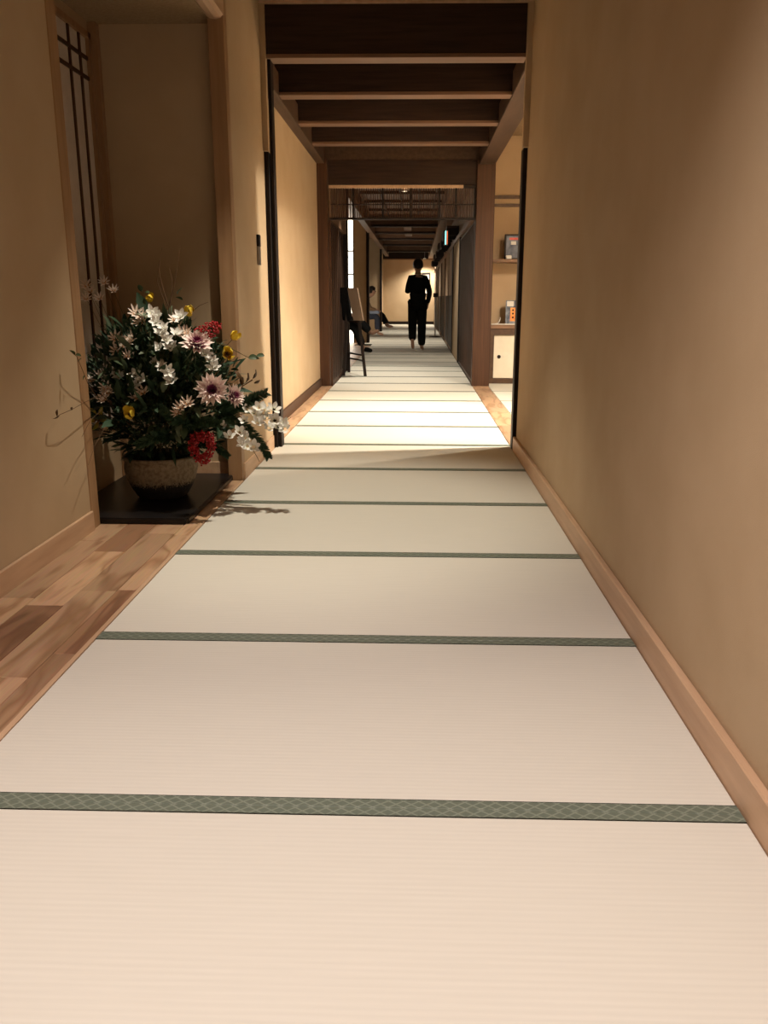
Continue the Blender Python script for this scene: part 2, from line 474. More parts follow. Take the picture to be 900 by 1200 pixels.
# tatami mats laid crosswise
SEAM, STEP = 1.507, 0.8705
def mat_meshes(x0, x1, step, tag_='a'):
    body = MB().bbox(x0 + .001, x1 - .001, .0275, step - .0275, -0.03, 0.0, 0.002).mesh('tatami_mat', 'tatami')
    b1 = MB().bbox(x0 + .001, x1 - .001, .0003, .0285, -0.03, 0.0016, 0.0012).mesh('cloth_border', 'green_brocade')
    return body, b1
protos = {'n': mat_meshes(XL, XR, STEP), 'w': mat_meshes(-1.27, XR, STEP)}
def lay_mat(yy, kind, x=0):
    body, b1 = protos[kind]
    o = link('tatami_mat', body, floor, (x, yy, 0))
    a = link('cloth_border', b1, o, (0, 0, 0))
    c = link('cloth_border', b1, o, (0, STEP - .0288, 0))
    a.parent = o; c.parent = o
k = -4
while SEAM + k * STEP < YEND - 0.3:
    lay_mat(SEAM + k * STEP, 'w' if SEAM + k * STEP > 18.8 else 'n')
    k += 1
# thin dark stitch lines along each seam of the near mats
for k in range(-1, 14):
    yy = SEAM + k * STEP
    MB().box(XL + .002, XR - .002, yy - .029, yy - .0275, -0.02, 0.0019).box(XL + .002, XR - .002, yy + .0275, yy + .029, -0.02, 0.0019).build('border_stitching', 'seam', floor)
# mats of the side room
rb, r1 = (MB().bbox(0.866, 2.9, .02, 0.88, -0.03, 0.0, 0.003).mesh('tatami_mat', 'tatami'),
          MB().bbox(0.866, 2.9, .002, .02, -0.03, 0.0015, 0.001).mesh('cloth_border', 'green_brocade'))
for i in range(5):
    o = link('tatami_mat', rb, floor, (0, 5.86 + i * 0.88, 0))
    link('cloth_border', r1, o)

# ------------------------------------------------------------------ near corridor shell
sbox('wall_right', 'wallpaper', WR, WR + 0.12, -2.5, YO + .06, -0.03, ZC)
m = MB(); m.bbox(XR + .002, WR, -2.5, YO - .0, -0.03, 0.088, 0.004)
struct(m.build('baseboard_right', 'pine'))
sbox('wall_left', 'wallpaper', WL - 0.12, WL, -2.5, 3.575, -0.03, ZC)
m = MB(); m.bbox(WL, WL + 0.014, -2.5, 3.575, -0.03, 0.088, 0.003)
struct(m.build('baseboard_left', 'pine'))
sbox('wall_back', 'wallpaper', -1.6, 0.82, -2.6, -2.5, -0.03, ZC)
sbox('ceiling', 'ceiling_paper', -1.75, 0.82, -2.6, YO, ZC, ZC + 0.1)
# alcove
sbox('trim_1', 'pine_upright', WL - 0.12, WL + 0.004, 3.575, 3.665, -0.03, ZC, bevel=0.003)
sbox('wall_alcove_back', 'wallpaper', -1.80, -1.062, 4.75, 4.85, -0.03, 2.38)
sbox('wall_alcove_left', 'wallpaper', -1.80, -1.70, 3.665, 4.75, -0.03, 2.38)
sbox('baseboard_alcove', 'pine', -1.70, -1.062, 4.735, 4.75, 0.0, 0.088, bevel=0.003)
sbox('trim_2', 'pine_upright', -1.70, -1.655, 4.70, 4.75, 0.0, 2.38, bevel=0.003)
sbox('ceiling_alcove', 'ceiling_paper', -1.80, -1.065, 3.53, 4.85, 2.38, 2.44)
sbox('wall_alcove_header', 'wallpaper', -1.45, -0.985, 3.53, 4.64, 2.46, ZC)
# header beam with a gently rounded underside
m = MB()
prof = [(-1.068, 2.46), (-1.068, 2.385), (-1.052, 2.372), (-1.02, 2.368), (-0.996, 2.374), (-0.983, 2.39), (-0.983, 2.46)]
n = len(prof)
m.add([(x, 3.53, z) for x, z in prof] + [(x, 4.66, z) for x, z in prof],
      [(i, (i + 1) % n, n + (i + 1) % n, n + i) for i in range(n)] + [tuple(range(n)), tuple(range(2 * n - 1, n - 1, -1))])
struct(m.build('trim_3', 'pine'))
# end pier of the alcove: wooden front post, papered flank, baseboard
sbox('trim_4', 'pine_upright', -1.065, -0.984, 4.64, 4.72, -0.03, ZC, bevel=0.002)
sbox('trim_5', 'black_wood', -1.075, -1.066, 4.725, 4.75, 0.0, 2.37)
sbox('wall_pier', 'wallpaper', -1.062, -0.986, 4.72, YO, -0.03, ZC)
sbox('baseboard_pier', 'pine', -0.986, -0.9765, 4.69, YO - .02, -0.03, 0.088, bevel=0.002)
# paper lattice window on the alcove's left side
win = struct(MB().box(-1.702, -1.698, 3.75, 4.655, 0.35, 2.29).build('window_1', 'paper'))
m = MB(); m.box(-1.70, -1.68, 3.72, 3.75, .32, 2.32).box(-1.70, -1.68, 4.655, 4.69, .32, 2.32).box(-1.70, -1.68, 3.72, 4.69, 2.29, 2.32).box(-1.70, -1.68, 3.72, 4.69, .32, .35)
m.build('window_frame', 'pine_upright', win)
for yy in (3.89, 4.02, 4.15, 4.27, 4.425, 4.56):
    MB().box(-1.698, -1.690, yy - .010, yy + .010, .35, 2.29).build('muntin', 'dark_upright', win)
for zz in (2.195, 2.10, 0.45, 0.55):
    MB().box(-1.698, -1.689, 3.75, 4.655, zz - .009, zz + .009).build('muntin', 'dark_upright', win)

# ------------------------------------------------------------------ the dark framed opening
m = MB(); m.bbox(-0.99, -0.955, YO, YO + .10, -0.03, 1.92, .003)
struct(m.build('trim_6', 'black_wood'))
m = MB(); m.bbox(0.672, 0.712, YO, YO + .10, -0.03, 1.94, .003)
struct(m.build('trim_7', 'black_wood'))
sbox('trim_8', 'wallpaper', -0.995, -0.952, YO - .03, YO + .02, 1.92, ZC)
sbox('trim_9', 'wallpaper', 0.665, 0.72, YO - .03, YO + .02, 1.94, ZC)
sbox('trim_10', 'pine', -0.99, 0.70, YO - .04, YO, 2.762, 2.782)
sbox('trim_11', 'black_wood', -0.95, -0.93, YO + .02, YO + .12, -0.03, 2.5)

# ------------------------------------------------------------------ bright bay
sbox('wall_bay_left', 'wallpaper', -1.25, -1.12, YO + .02, YP, -0.03, 2.5)
sbox('wall_bay_stub', 'wallpaper', -1.12, -0.99, YO + .02, YO + .10, -0.03, 2.85)
sbox('baseboard_bay_left', 'dark_upright', -1.12, -1.10, YO + .1, YP, 0.0, 0.095, bevel=0.004)
sbox('trim_12', 'rail_wood', -1.14, -1.03, YO + .1, YP, 2.45, 2.62, bevel=0.004)
sbox('trim_13', 'rail_wood', 0.69, 0.865, YO + .1, 9.98, 2.45, 2.62, bevel=0.004)
sbox('wall_bay_right_upper', 'ceiling_board', 0.72, 0.84, YO + .1, 9.98, 2.62, 2.9)
sbox('wall_bay_left_upper', 'ceiling_board', -1.2, -1.06, YO + .1, 9.98, 2.62, 2.9)
cbay = sbox('ceiling_bay', 'ceiling_board', -1.25, 0.86, YO, 10.1, 2.9, 2.96)
for i, yy in enumerate((5.72, 6.71, 7.75, 8.73)):
    x0, x1 = (-1.0, 0.67) if i == 0 else (-1.055, 0.715)
    MB().bbox(x0, x1, yy, yy + .13, 2.485, 2.90, .003).build('beam', 'ceiling_board', cbay)
    MB().bbox(x0, x1, yy - .004, yy + .134, 2.462, 2.485, .002).build('underside_shading', 'pale_brown_wood', cbay)  # pale underside colour paints in light bounced up from the floor
# posts
m = MB(); m.bbox(-1.145, -1.005, YP, YP + .14, -0.03, 2.5, .006); struct(m.build('trim_14', 'dark_upright'))
m = MB(); m.bbox(0.665, 0.872, 9.94, 10.12, -0.03, 2.5, .006); struct(m.build('trim_15', 'dark_upright'))
# boards over the doorway
sbox('wall_over_doorway', 'ceiling_board', -1.02, 0.68, 9.98, 10.08, 2.245, 2.50)
sbox('wall_over_doorway_upper', 'rail_wood', -1.04, 0.70, 9.99, 10.09, 2.50, 2.90)
# transom: pale top rail, fine slats, dark lower track
tr = struct(MB().bbox(-1.0, 0.665, 9.985, 10.06, 1.872, 1.895, .003).build('window_2', 'black_wood'))
MB().bbox(-1.0, 0.52, 9.99, 10.05, 2.208, 2.243, .003).build('top_rail', 'pine', tr)
MB().bbox(0.52, 0.665, 9.99, 10.05, 2.208, 2.243, .003).build('top_rail', 'black_wood', tr)
for xx in (-1.0, -0.735, -0.40, -0.08, 0.24, 0.43, 0.645):
    MB().box(xx, xx + .02, 9.99, 10.045, 1.895, 2.208).build('muntin', 'pale_brown_wood' if xx == -1.0 else 'black_wood', tr)
m = MB(); xx = -0.97
while xx < 0.64:
    m.box(xx, xx + .009, 10.005, 10.02, 1.895, 2.208); xx += 0.026
o = m.build('fine_slats', 'dark_upright', tr); o['kind'] = 'stuff'
m = MB().box(-0.98, 0.645, 10.0, 10.03, 2.03, 2.04)
m.build('muntin', 'black_wood', tr)

# ------------------------------------------------------------------ side room with shelves
sbox('wall_room_back', 'wallpaper', 0.86, 3.1, 10.62, 10.72, -0.03, 2.9)
sbox('wall_room_right', 'wallpaper', 2.92, 3.05, 5.7, 10.7, -0.03, 2.9)
sbox('wall_room_front', 'wallpaper', 0.82, 3.05, 5.72, 5.84, -0.03, 2.9)
sbox('ceiling_room', 'ceiling_paper', 0.84, 3.05, 5.72, 10.72, 2.86, 2.96)
sbox('trim_16', 'dark_wood', 0.87, 2.92, 10.60, 10.62, 2.16, 2.20)
sbox('trim_17', 'dark_wood', 0.87, 2.92, 10.60, 10.62, 2.07, 2.105)
sh = MB(); sh.bbox(0.875, 2.9, 10.25, 10.615, 1.42, 1.455, .003)
tag(sh.build('wall_shelf', 'hall_beam'), 'long brown wall shelf above the white-doored cabinet', 'shelf')
cab = empty('cabinet', (1.9, 10.43, 0), 'low brown cabinet with white sliding doors below the wall shelf', 'cabinet')
def local(o, e):
    o.parent = e; o.location = -Vector(e.location); return o
local(MB().bbox(0.88, 2.9, 10.25, 10.61, 0.655, 0.70, .004).build('worktop', 'hall_beam'), cab)
m = MB(); m.box(0.88, 2.9, 10.27, 10.61, 0.0, 0.06).box(0.88, 2.9, 10.27, 10.61, 0.58, 0.655).box(0.88, 0.945, 10.27, 10.61, 0.06, 0.58).box(2.84, 2.9, 10.27, 10.61, 0.06, 0.58).box(0.945, 2.84, 10.55, 10.61, .06, .58)
local(m.build('body', 'dark_wood'), cab)
for i in range(3):
    x0 = 0.947 + i * 0.631
    d = local(MB().bbox(x0, x0 + .629, 10.30 + (i % 2) * .02, 10.315 + (i % 2) * .02, 0.062, 0.578, .003).build('sliding_door', 'fusuma'), cab)
    m = MB(); px = x0 + .065
    m.lathe([(0.001, 0), (0.022, 0), (0.022, .006), (0.016, .007), (0.014, .003), (0.001, .003)], 20)
    h = m.build('round_pull', 'black_wood', d); h.rotation_euler = (PI / 2, 0, 0); h.location = (px, 10.30 + (i % 2) * .02, 0.32)
# things on the shelves
pc = empty('picture_panel', (1.13, 10.42, 1.455), 'dark blue framed picture standing on the upper wall shelf', 'picture')
MB().bbox(-.085, .14, -.012, .012, 0, .29, .003).build('frame', 'black_wood', pc)
mottled('blue_print', (0.01, 0.025, 0.07), (0.16, 0.19, 0.26), (14, 14, 9), 0.4, 0.4)
mottled('orange_print', (0.75, 0.20, 0.03), (0.85, 0.45, 0.15), (18, 18, 18), 0.4, 0.4)
mottled('blue_carton', (0.02, 0.035, 0.08), (0.30, 0.33, 0.38), (22, 22, 14), 0.4, 0.4)
mottled('red_print', (0.6, 0.04, 0.03), (0.7, 0.10, 0.08), (18, 18, 18), 0.4, 0.4)
MB().box(-.065, .12, -.0135, -.012, .02, .27).build('print', 'blue_print', pc)
MB().box(-.01, .05, -.0155, -.0135, .17, .21).build('white_patch', 'white_plastic', pc)
MB().box(-.03, .10, -.0155, -.0135, .225, .25).build('red_patch', 'red_print', pc)
cr = MB(); cr.bbox(1.055, 1.12, 10.28, 10.36, 1.455, 1.50, .006)
tag(cr.build('card_holder', 'white_plastic'), 'small white card holder on the upper shelf before the blue picture', 'card holder')
cb_ = empty('carton', (1.13, 10.40, 0.70), 'upright blue and orange printed carton on the cabinet top', 'box', rz=-0.15)
MB().bbox(-.045, .08, -.04, .04, 0, .285, .003).build('box_body', 'blue_carton', cb_)
MB().box(.012, .0805, -.0415, -.04, .04, .20).build('orange_panel', 'orange_print', cb_)
for zz in (.075, .12, .16):
    MB().box(.035, .055, -.043, -.0415, zz, zz + .02).build('dark_mark', 'black_wood', cb_)
MB().box(-.03, .05, -.0415, -.04, .215, .275).build('pale_panel', 'white_plastic', cb_)
lf = MB()
lf.bbox(0.905, 1.20, 10.258, 10.345, 0.70, 0.712, .003)
lf = lf.build('leaflet_stack', 'white_plastic'); tag(lf, 'flat stack of white leaflets along the cabinet top front edge', 'leaflets')
m = MB(); pts = [(0.975 + .05 * math.cos(a), 10.42, 0.708 + 0.075 - .075 * math.sin(a)) for a in [i * .22 for i in range(8)]]
m.tube(pts, .006, 6)
m.bbox(0.965, 1.0, 10.40, 10.44, 0.70, 0.712, .002)
tag(m.build('pen_stand', 'white_plastic'), 'small curved white pen stand at left end of the cabinet top', 'pen stand')

# ------------------------------------------------------------------ far hall
sbox('wall_hall_right', 'door_beige', 0.70, 0.80, 10.1, YEND, -0.03, 2.75)
chall = sbox('ceiling_hall', 'hall_beam', -2.1, 0.80, 10.08, YEND + .1, 2.70, 2.80)
sbox('wall_hall_left', 'wallpaper', -2.1, -2.02, 9.9, YEND, -0.03, 2.7)
sbox('wall_end', 'wallpaper', -2.1, 0.80, YEND, YEND + .1, -0.03, 2.7)
sbox('baseboard_end', 'black_wood', -1.27, 0.68, YEND - .02, YEND, 0.0, 0.11)
sbox('trim_18', 'black_wood', -1.27, 0.70, YEND - .06, YEND, 2.42, 2.66)
sbox('trim_19', 'hall_beam', -1.27, 0.70, YEND - .08, YEND, 2.385, 2.42)
for yy in (11.2, 12.4, 13.5, 14.5, 15.8, 17.3):
    MB().bbox(-0.95, 0.44, yy, yy + .05, 2.655, 2.70, .003).build('batten', 'ceiling_board', chall)
for xx in (-0.62, -0.3, 0.02, 0.3):
    MB().bbox(xx, xx + .03, 10.3, 18.4, 2.675, 2.70, .003).build('batten', 'ceiling_board', chall)
for yy in (18.5, 20.5, 22.6, 25.2, 28.6):
    MB().bbox(-1.1, 0.44, yy, yy + .16, 2.50, 2.70, .004).build('beam', 'hall_beam', chall)
    MB().bbox(-1.1, 0.44, yy - .01, yy + .17, 2.455, 2.50, .003).build('underside_shading', 'ceiling_board', chall)  # dark underside colour paints in the shade below the lamplit fronts
m = MB().bbox(-0.30, -0.12, 19.4, 22.4, 2.52, 2.69, .01); m.build('ceiling_spine', 'pale_brown_wood', chall)
sbox('trim_20', 'hall_beam', 0.44, 0.71, 10.3, YEND - .1, 2.42, 2.70, bevel=.004)
sbox('trim_21', 'hall_beam', -1.10, -0.98, 12.3, 30.5, 2.40, 2.70, bevel=.004)
# left: dark sliding doors behind the post
d1 = struct(MB().bbox(-1.02, -0.985, 10.0, 11.1, -0.03, 1.872, .003).build('door_1', 'dark_upright'))
d2 = struct(MB().bbox(-1.06, -1.025, 11.08, 12.25, -0.03, 1.872, .003).build('door_2', 'dark_upright'))
for i in range(6):
    MB().box(-0.985, -0.978, 10.06 + i * .19, 10.085 + i * .19, 0.05, 1.84).build('batten', 'black_wood', d1)
    MB().box(-1.025, -1.018, 11.16 + i * .19, 11.185 + i * .19, 0.05, 1.84).build('batten', 'black_wood', d2)
sbox('wall_over_doors_left', 'hall_beam', -1.06, -0.99, 10.05, 12.25, 1.872, 2.7)
sbox('trim_22', 'black_wood', -1.10, -0.975, 12.25, 12.40, -0.03, 2.7)
# sitting bays on the left, divided by stub walls
sbox('wall_bay_stub_first', 'wallpaper', -1.42, -1.13, 19.5, 19.62, -0.03, 2.7)
sbox('trim_23', 'black_wood', -1.13, -1.07, 19.46, 19.66, -0.03, 2.5)
sbox('wall_bay_stub_second', 'wallpaper', -2.02, -1.10, 26.0, 26.12, -0.03, 2.7)
sbox('trim_24', 'black_wood', -1.10, -1.04, 25.96, 26.16, -0.03, 2.5)
sbox('wall_hall_left_end', 'wallpaper', -1.40, -1.27, 30.6, YEND, -0.03, 2.7)
sbox('trim_25', 'black_wood', -1.32, -1.26, 30.5, 30.62, -0.03, 2.5)
lw = struct(MB().box(-2.02, -1.42, 19.52, 19.56, 0.0, 2.7).build('window_3', 'lit_paper'))
for zz in (0.5, 1.0, 1.5, 2.0):
    MB().box(-2.02, -1.42, 19.50, 19.52, zz, zz + .03).build('muntin', 'black_wood', lw)
for xx in (-1.72, -1.43):
    MB().box(xx, xx + .02, 19.50, 19.52, 0, 2.7).build('muntin', 'black_wood', lw)
# right: doors, wall strips and their track
def side_panel(name, y0, y1, z0, z1, mat, x=0.69):
    return MB().bbox(x, x + .03, y0, y1, z0, z1, .003).build(name, mat)
d3 = struct(side_panel('door_3', 10.16, 13.6, 0.0, 1.90, 'dark_upright', .685))
for i in range(17):
    MB().box(0.678, 0.686, 10.22 + i * .2, 10.27 + i * .2, 0.04, 1.87).build('batten', 'dark_upright', d3)
struct(MB().bbox(0.668, 0.70, 13.6, 13.75, -.03, 1.95, .003).build('trim_26', 'black_wood'))
sbox('wall_hall_strip', 'wallpaper', 0.682, 0.70, 13.75, 16.0, -0.03, 2.0)
struct(MB().bbox(0.668, 0.70, 16.0, 16.4, -.03, 2.0, .003).build('trim_27', 'black_wood'))
n_tr = 28
for i, (y0, y1) in enumerate([(16.4, 18.4), (18.4, 20.3), (21.0, 23.3), (23.9, 26.2), (26.8, 29.4), (29.8, 32.4)]):
    d = struct(side_panel('door_%d' % (4 + i), y0 + .06, y1 - .06, 0.0, 1.95, 'door_beige'))
    MB().box(0.684, 0.691, y0 + .1, y1 - .1, 0.05, 1.05).build('lower_panel', 'black_wood', d)
    MB().box(0.682, 0.70, y0 - .05, y0 + .06, -0.02, 2.0).build('stile', 'black_wood', d)
    MB().box(0.682, 0.70, y1 - .06, y1 + .0, -0.02, 2.0).build('stile', 'hall_beam', d)
sbox('trim_34', 'hall_beam', 0.655, 0.70, 10.14, YEND - .1, 1.92, 1.99, bevel=.003)
# projecting signboards and brackets above the doors
for i, (yy, dz) in enumerate([(14.9, 0), (16.6, .06), (18.2, -.02), (20.2, .05), (22.6, 0), (25.2, .04), (28.4, 0)]):
    e = empty('door_canopy', (0.69, yy, 2.0 + dz),
              ['black bracketed door canopy, nearest of the row along the right side of the hall',
               'black bracketed door canopy, second nearest along the right side of the hall',
               'black bracketed door canopy, third nearest along the right side of the hall',
               'black bracketed door canopy, middle of the row on the right of the hall',
               'black bracketed door canopy, third from the far end of the hall',
               'black bracketed door canopy, second from the far end of the hall',
               'black bracketed door canopy, farthest in the row, near the end wall'][i], 'canopy', 'black canopies over the hall doors')
    MB().bbox(-.20, 0, -.55, .55, .12, .15, .004).build('top_board', 'ceiling_board', e)
    MB().bbox(-.20, -.17, -.55, .55, .02, .12, .004).build('fascia', 'black_wood', e)
    for s_ in (-.5, .5):
        MB().bbox(-.19, 0, s_ - .02, s_ + .02, .0, .12, .003).build('bracket', 'black_wood', e)
# thin lit sign hanging edge on
sg = empty('hanging_sign', (0.40, 12.2, 1.72), 'narrow hanging sign glowing white, cyan and red below the slatted transom', 'sign')
MB().bbox(-.02, .035, -.10, .10, 0.0, 0.19, .003).build('sign_case', 'black_wood', sg)
MB().box(-.008, .006, -.104, -.10, .005, .185).build('cyan_face', 'lit_cyan', sg)
MB().box(.014, .026, -.104, -.10, .005, .185).build('red_face', 'lit_red', sg)
MB().bar((0, 0, .19), (0, 0, .98), .004).build('hanger', 'metal', sg)
# picture on the end wall
pf = empty('wall_frame', (0.36, YEND - .02, 1.1), 'tall black frame with pale print hanging on the end wall', 'picture')
m = MB(); m.box(-.16, .16, -.02, .015, 0, .05).box(-.16, .16, -.02, .015, .75, .82).box(-.16, -.12, -.02, .015, .05, .75).box(.12, .16, -.02, .015, .05, .75)
m.build('frame', 'black_wood', pf)
MB().box(-.12, .12, -.005, .015, .05, .75).build('print', 'fusuma', pf)
# standing post with base at the right of the hall
st = empty('barrier_stand', (0.50, 22.3, 0), 'slim black floor stand against the right-hand doors', 'stand')
MB().lathe([(0.16, 0), (0.16, .02), (0.03, .035)], 24).build('base', 'black_wood', st)
MB().bar((0, 0, .03), (0, 0, 1.05), .02, 10).build('pole', 'metal', st)
MB().bbox(-.06, .06, -.02, .02, 1.02, 1.12, .005).build('top_plate', 'black_wood', st)

# ------------------------------------------------------------------ lamps
for nm, loc, wt, ang, bl, col, rad in LAMPS:
    e = empty('downlight', loc, {'near': 'recessed ceiling downlight over the nearest mats', 'mid': 'recessed ceiling downlight in front of the flower alcove',
        'rear': 'recessed ceiling downlight behind the viewer', 'bay': 'recessed downlight between the second and third dark beams',
        'bay2': 'recessed downlight between the third and fourth dark beams', 'room': 'ceiling downlight of the side room, nearest its doorway', 'room2': 'second ceiling downlight of the side room',
        'easel': 'hall ceiling downlight above the easel', 'hall': 'hall ceiling downlight between easel and walking person',
        'hall2': 'hall ceiling downlight by the first stub wall', 'hall3': 'hall ceiling downlight by the second stub wall',
        'end': 'hall ceiling downlight washing the end wall'}[nm], 'lamp', 'ceiling downlights')
    MB().lathe([(0.034, -.002), (0.05, -.004), (0.052, .006), (0.05, .012), (.036, .012)], 24, close=False).build('rim', 'white_plastic', e)
    MB().lathe([(0.001, 0.010), (0.036, .010), (0.036, .013), (.001, .013)], 24).build('lens', 'lamp_glow', e)
    ld = bpy.data.lights.new('downlight_beam', 'SPOT')
    ld.energy = wt; ld.spot_size = math.radians(ang); ld.spot_blend = bl; ld.color = col; ld.shadow_soft_size = rad
    lo = bpy.data.objects.new('downlight_beam', ld); COL.objects.link(lo); lo.parent = e; lo.location = (0, 0, -.03)
    if nm == 'end': MB().bar((0, 0, .012), (0, 0, .30), .006).build('drop_rod', 'metal', e)
    if nm.startswith('bay'):
        MB().lathe([(0.05, 0.012), (0.05, .06), (.02, .07)], 20).build('can', 'black_wood', e)

# ------------------------------------------------------------------ small wall gauge on the pier
g = empty('wall_gauge', (-0.984, 5.38, 1.21), 'slim wall gauge on the cream pier beside the dark door frame', 'gauge')
MB().bbox(-.002, .012, -.03, .03, 0, .11, .003).build('lower_plate', 'metal', g)
MB().bbox(-.002, .014, -.03, .03, .11, .18, .003).build('dark_display', 'black_wood', g)

# ------------------------------------------------------------------ easel
es = empty('easel', (-0.84, 11.4, 0), 'dark wooden easel stand by the left doors of the hall', 'easel')
def rel(e, p): return Vector(p) - Vector(e.location)
legs = [((-0.93, 11.72, 0), (-0.93, 11.62, 1.06)), ((-0.665, 11.13, 0), (-0.79, 11.25, 1.10)), ((-0.96, 11.2, 0), (-0.90, 11.38, 1.08))]
for a, b in legs:
    MB().bar(rel(es, a), rel(es, b), .027, 4).build('leg', 'black_wood', es)
for z in (0.20, 0.27):
    MB().bar(rel(es, (-0.93, 11.69, z)), rel(es, (-0.69, 11.16, z)), .014, 4).build('stretcher', 'black_wood', es)
MB().bar(rel(es, (-0.95, 11.66, .70)), rel(es, (-0.72, 11.18, .70)), .018, 4).build('ledge', 'black_wood', es)
bd = MB()
a = Vector((-0.972, 11.40, 0)); b = Vector((-0.85, 11.24, 0)); nrm = (b - a).cross(Vector((0, 0, 1))).normalized() * .012
vs = []
for z, lean in ((0.715, 0), (1.14, -.04)):
    for p in (a, b):
        for s_ in (-1, 1):
            vs.append(p + nrm * s_ + Vector((lean, 0, z)))
bd.add(vs, [(0, 1, 3, 2), (4, 6, 7, 5), (0, 2, 6, 4), (1, 5, 7, 3), (0, 4, 5, 1), (2, 3, 7, 6)])
tag(bd.build('notice_board', 'charcoal_cloth'), 'dark display board standing on the easel', 'board')
bd = MB()
vs = []
a = Vector((-0.835, 11.20, 0)); b = Vector((-0.70, 11.07, 0)); nrm = (b - a).cross(Vector((0, 0, 1))).normalized() * .010
for z, lean in ((0.72, 0.02), (1.13, -.055)):
    for p in (a, b):
        for s_ in (-1, 1):
            vs.append(p + nrm * s_ + Vector((lean, 0, z)))
bd.add(vs, [(0, 1, 3, 2), (4, 6, 7, 5), (0, 2, 6, 4), (1, 5, 7, 3), (0, 4, 5, 1), (2, 3, 7, 6)])
tag(bd.build('menu_board', 'door_beige'), 'tan board leaning on the easel beside the dark board', 'board')

# ------------------------------------------------------------------ benches and people
for i, (yy, ln, lb) in enumerate([(15.8, 1.6, 'dark bench in the nearest sitting bay'), (23.0, 1.6, 'dark bench in the middle sitting bay'), (28.4, 1.6, 'dark bench in the farthest sitting bay')]):
    e = empty('bench', (-1.70, yy, 0), lb, 'bench', 'benches in the sitting bays')
    MB().bbox(-.24, .24, -ln / 2, ln / 2, .33, .39, .01).build('seat', 'dark_wood', e)
    for sx in (-.2, .2):
        for sy in (-ln / 2 + .06, ln / 2 - .06):
            MB().bbox(sx - .025, sx + .025, sy - .025, sy + .025, 0, .33, .004).build('leg', 'dark_wood', e)

def skin_obj(name, pts, edges, mat, parent, root=0, sub=2):
    me = bpy.data.meshes.new(name)
    names = list(pts); idx = {n: i for i, n in enumerate(names)}
    me.from_pydata([pts[n][0] for n in names], [(idx[a], idx[b]) for a, b in edges], [])
    me.materials.append(MATS[mat])
    o = link(name, me, parent)
    md = o.modifiers.new('skin', 'SKIN'); md.use_smooth_shade = True
    for n in names:
        r = pts[n][1]
        d = me.skin_vertices[0].data[idx[n]]
        d.radius = (r, r) if not isinstance(r, tuple) else r
        d.use_root = (idx[n] == root)
    ms = o.modifiers.new('sub', 'SUBSURF'); ms.levels = sub; ms.render_levels = sub
    return o

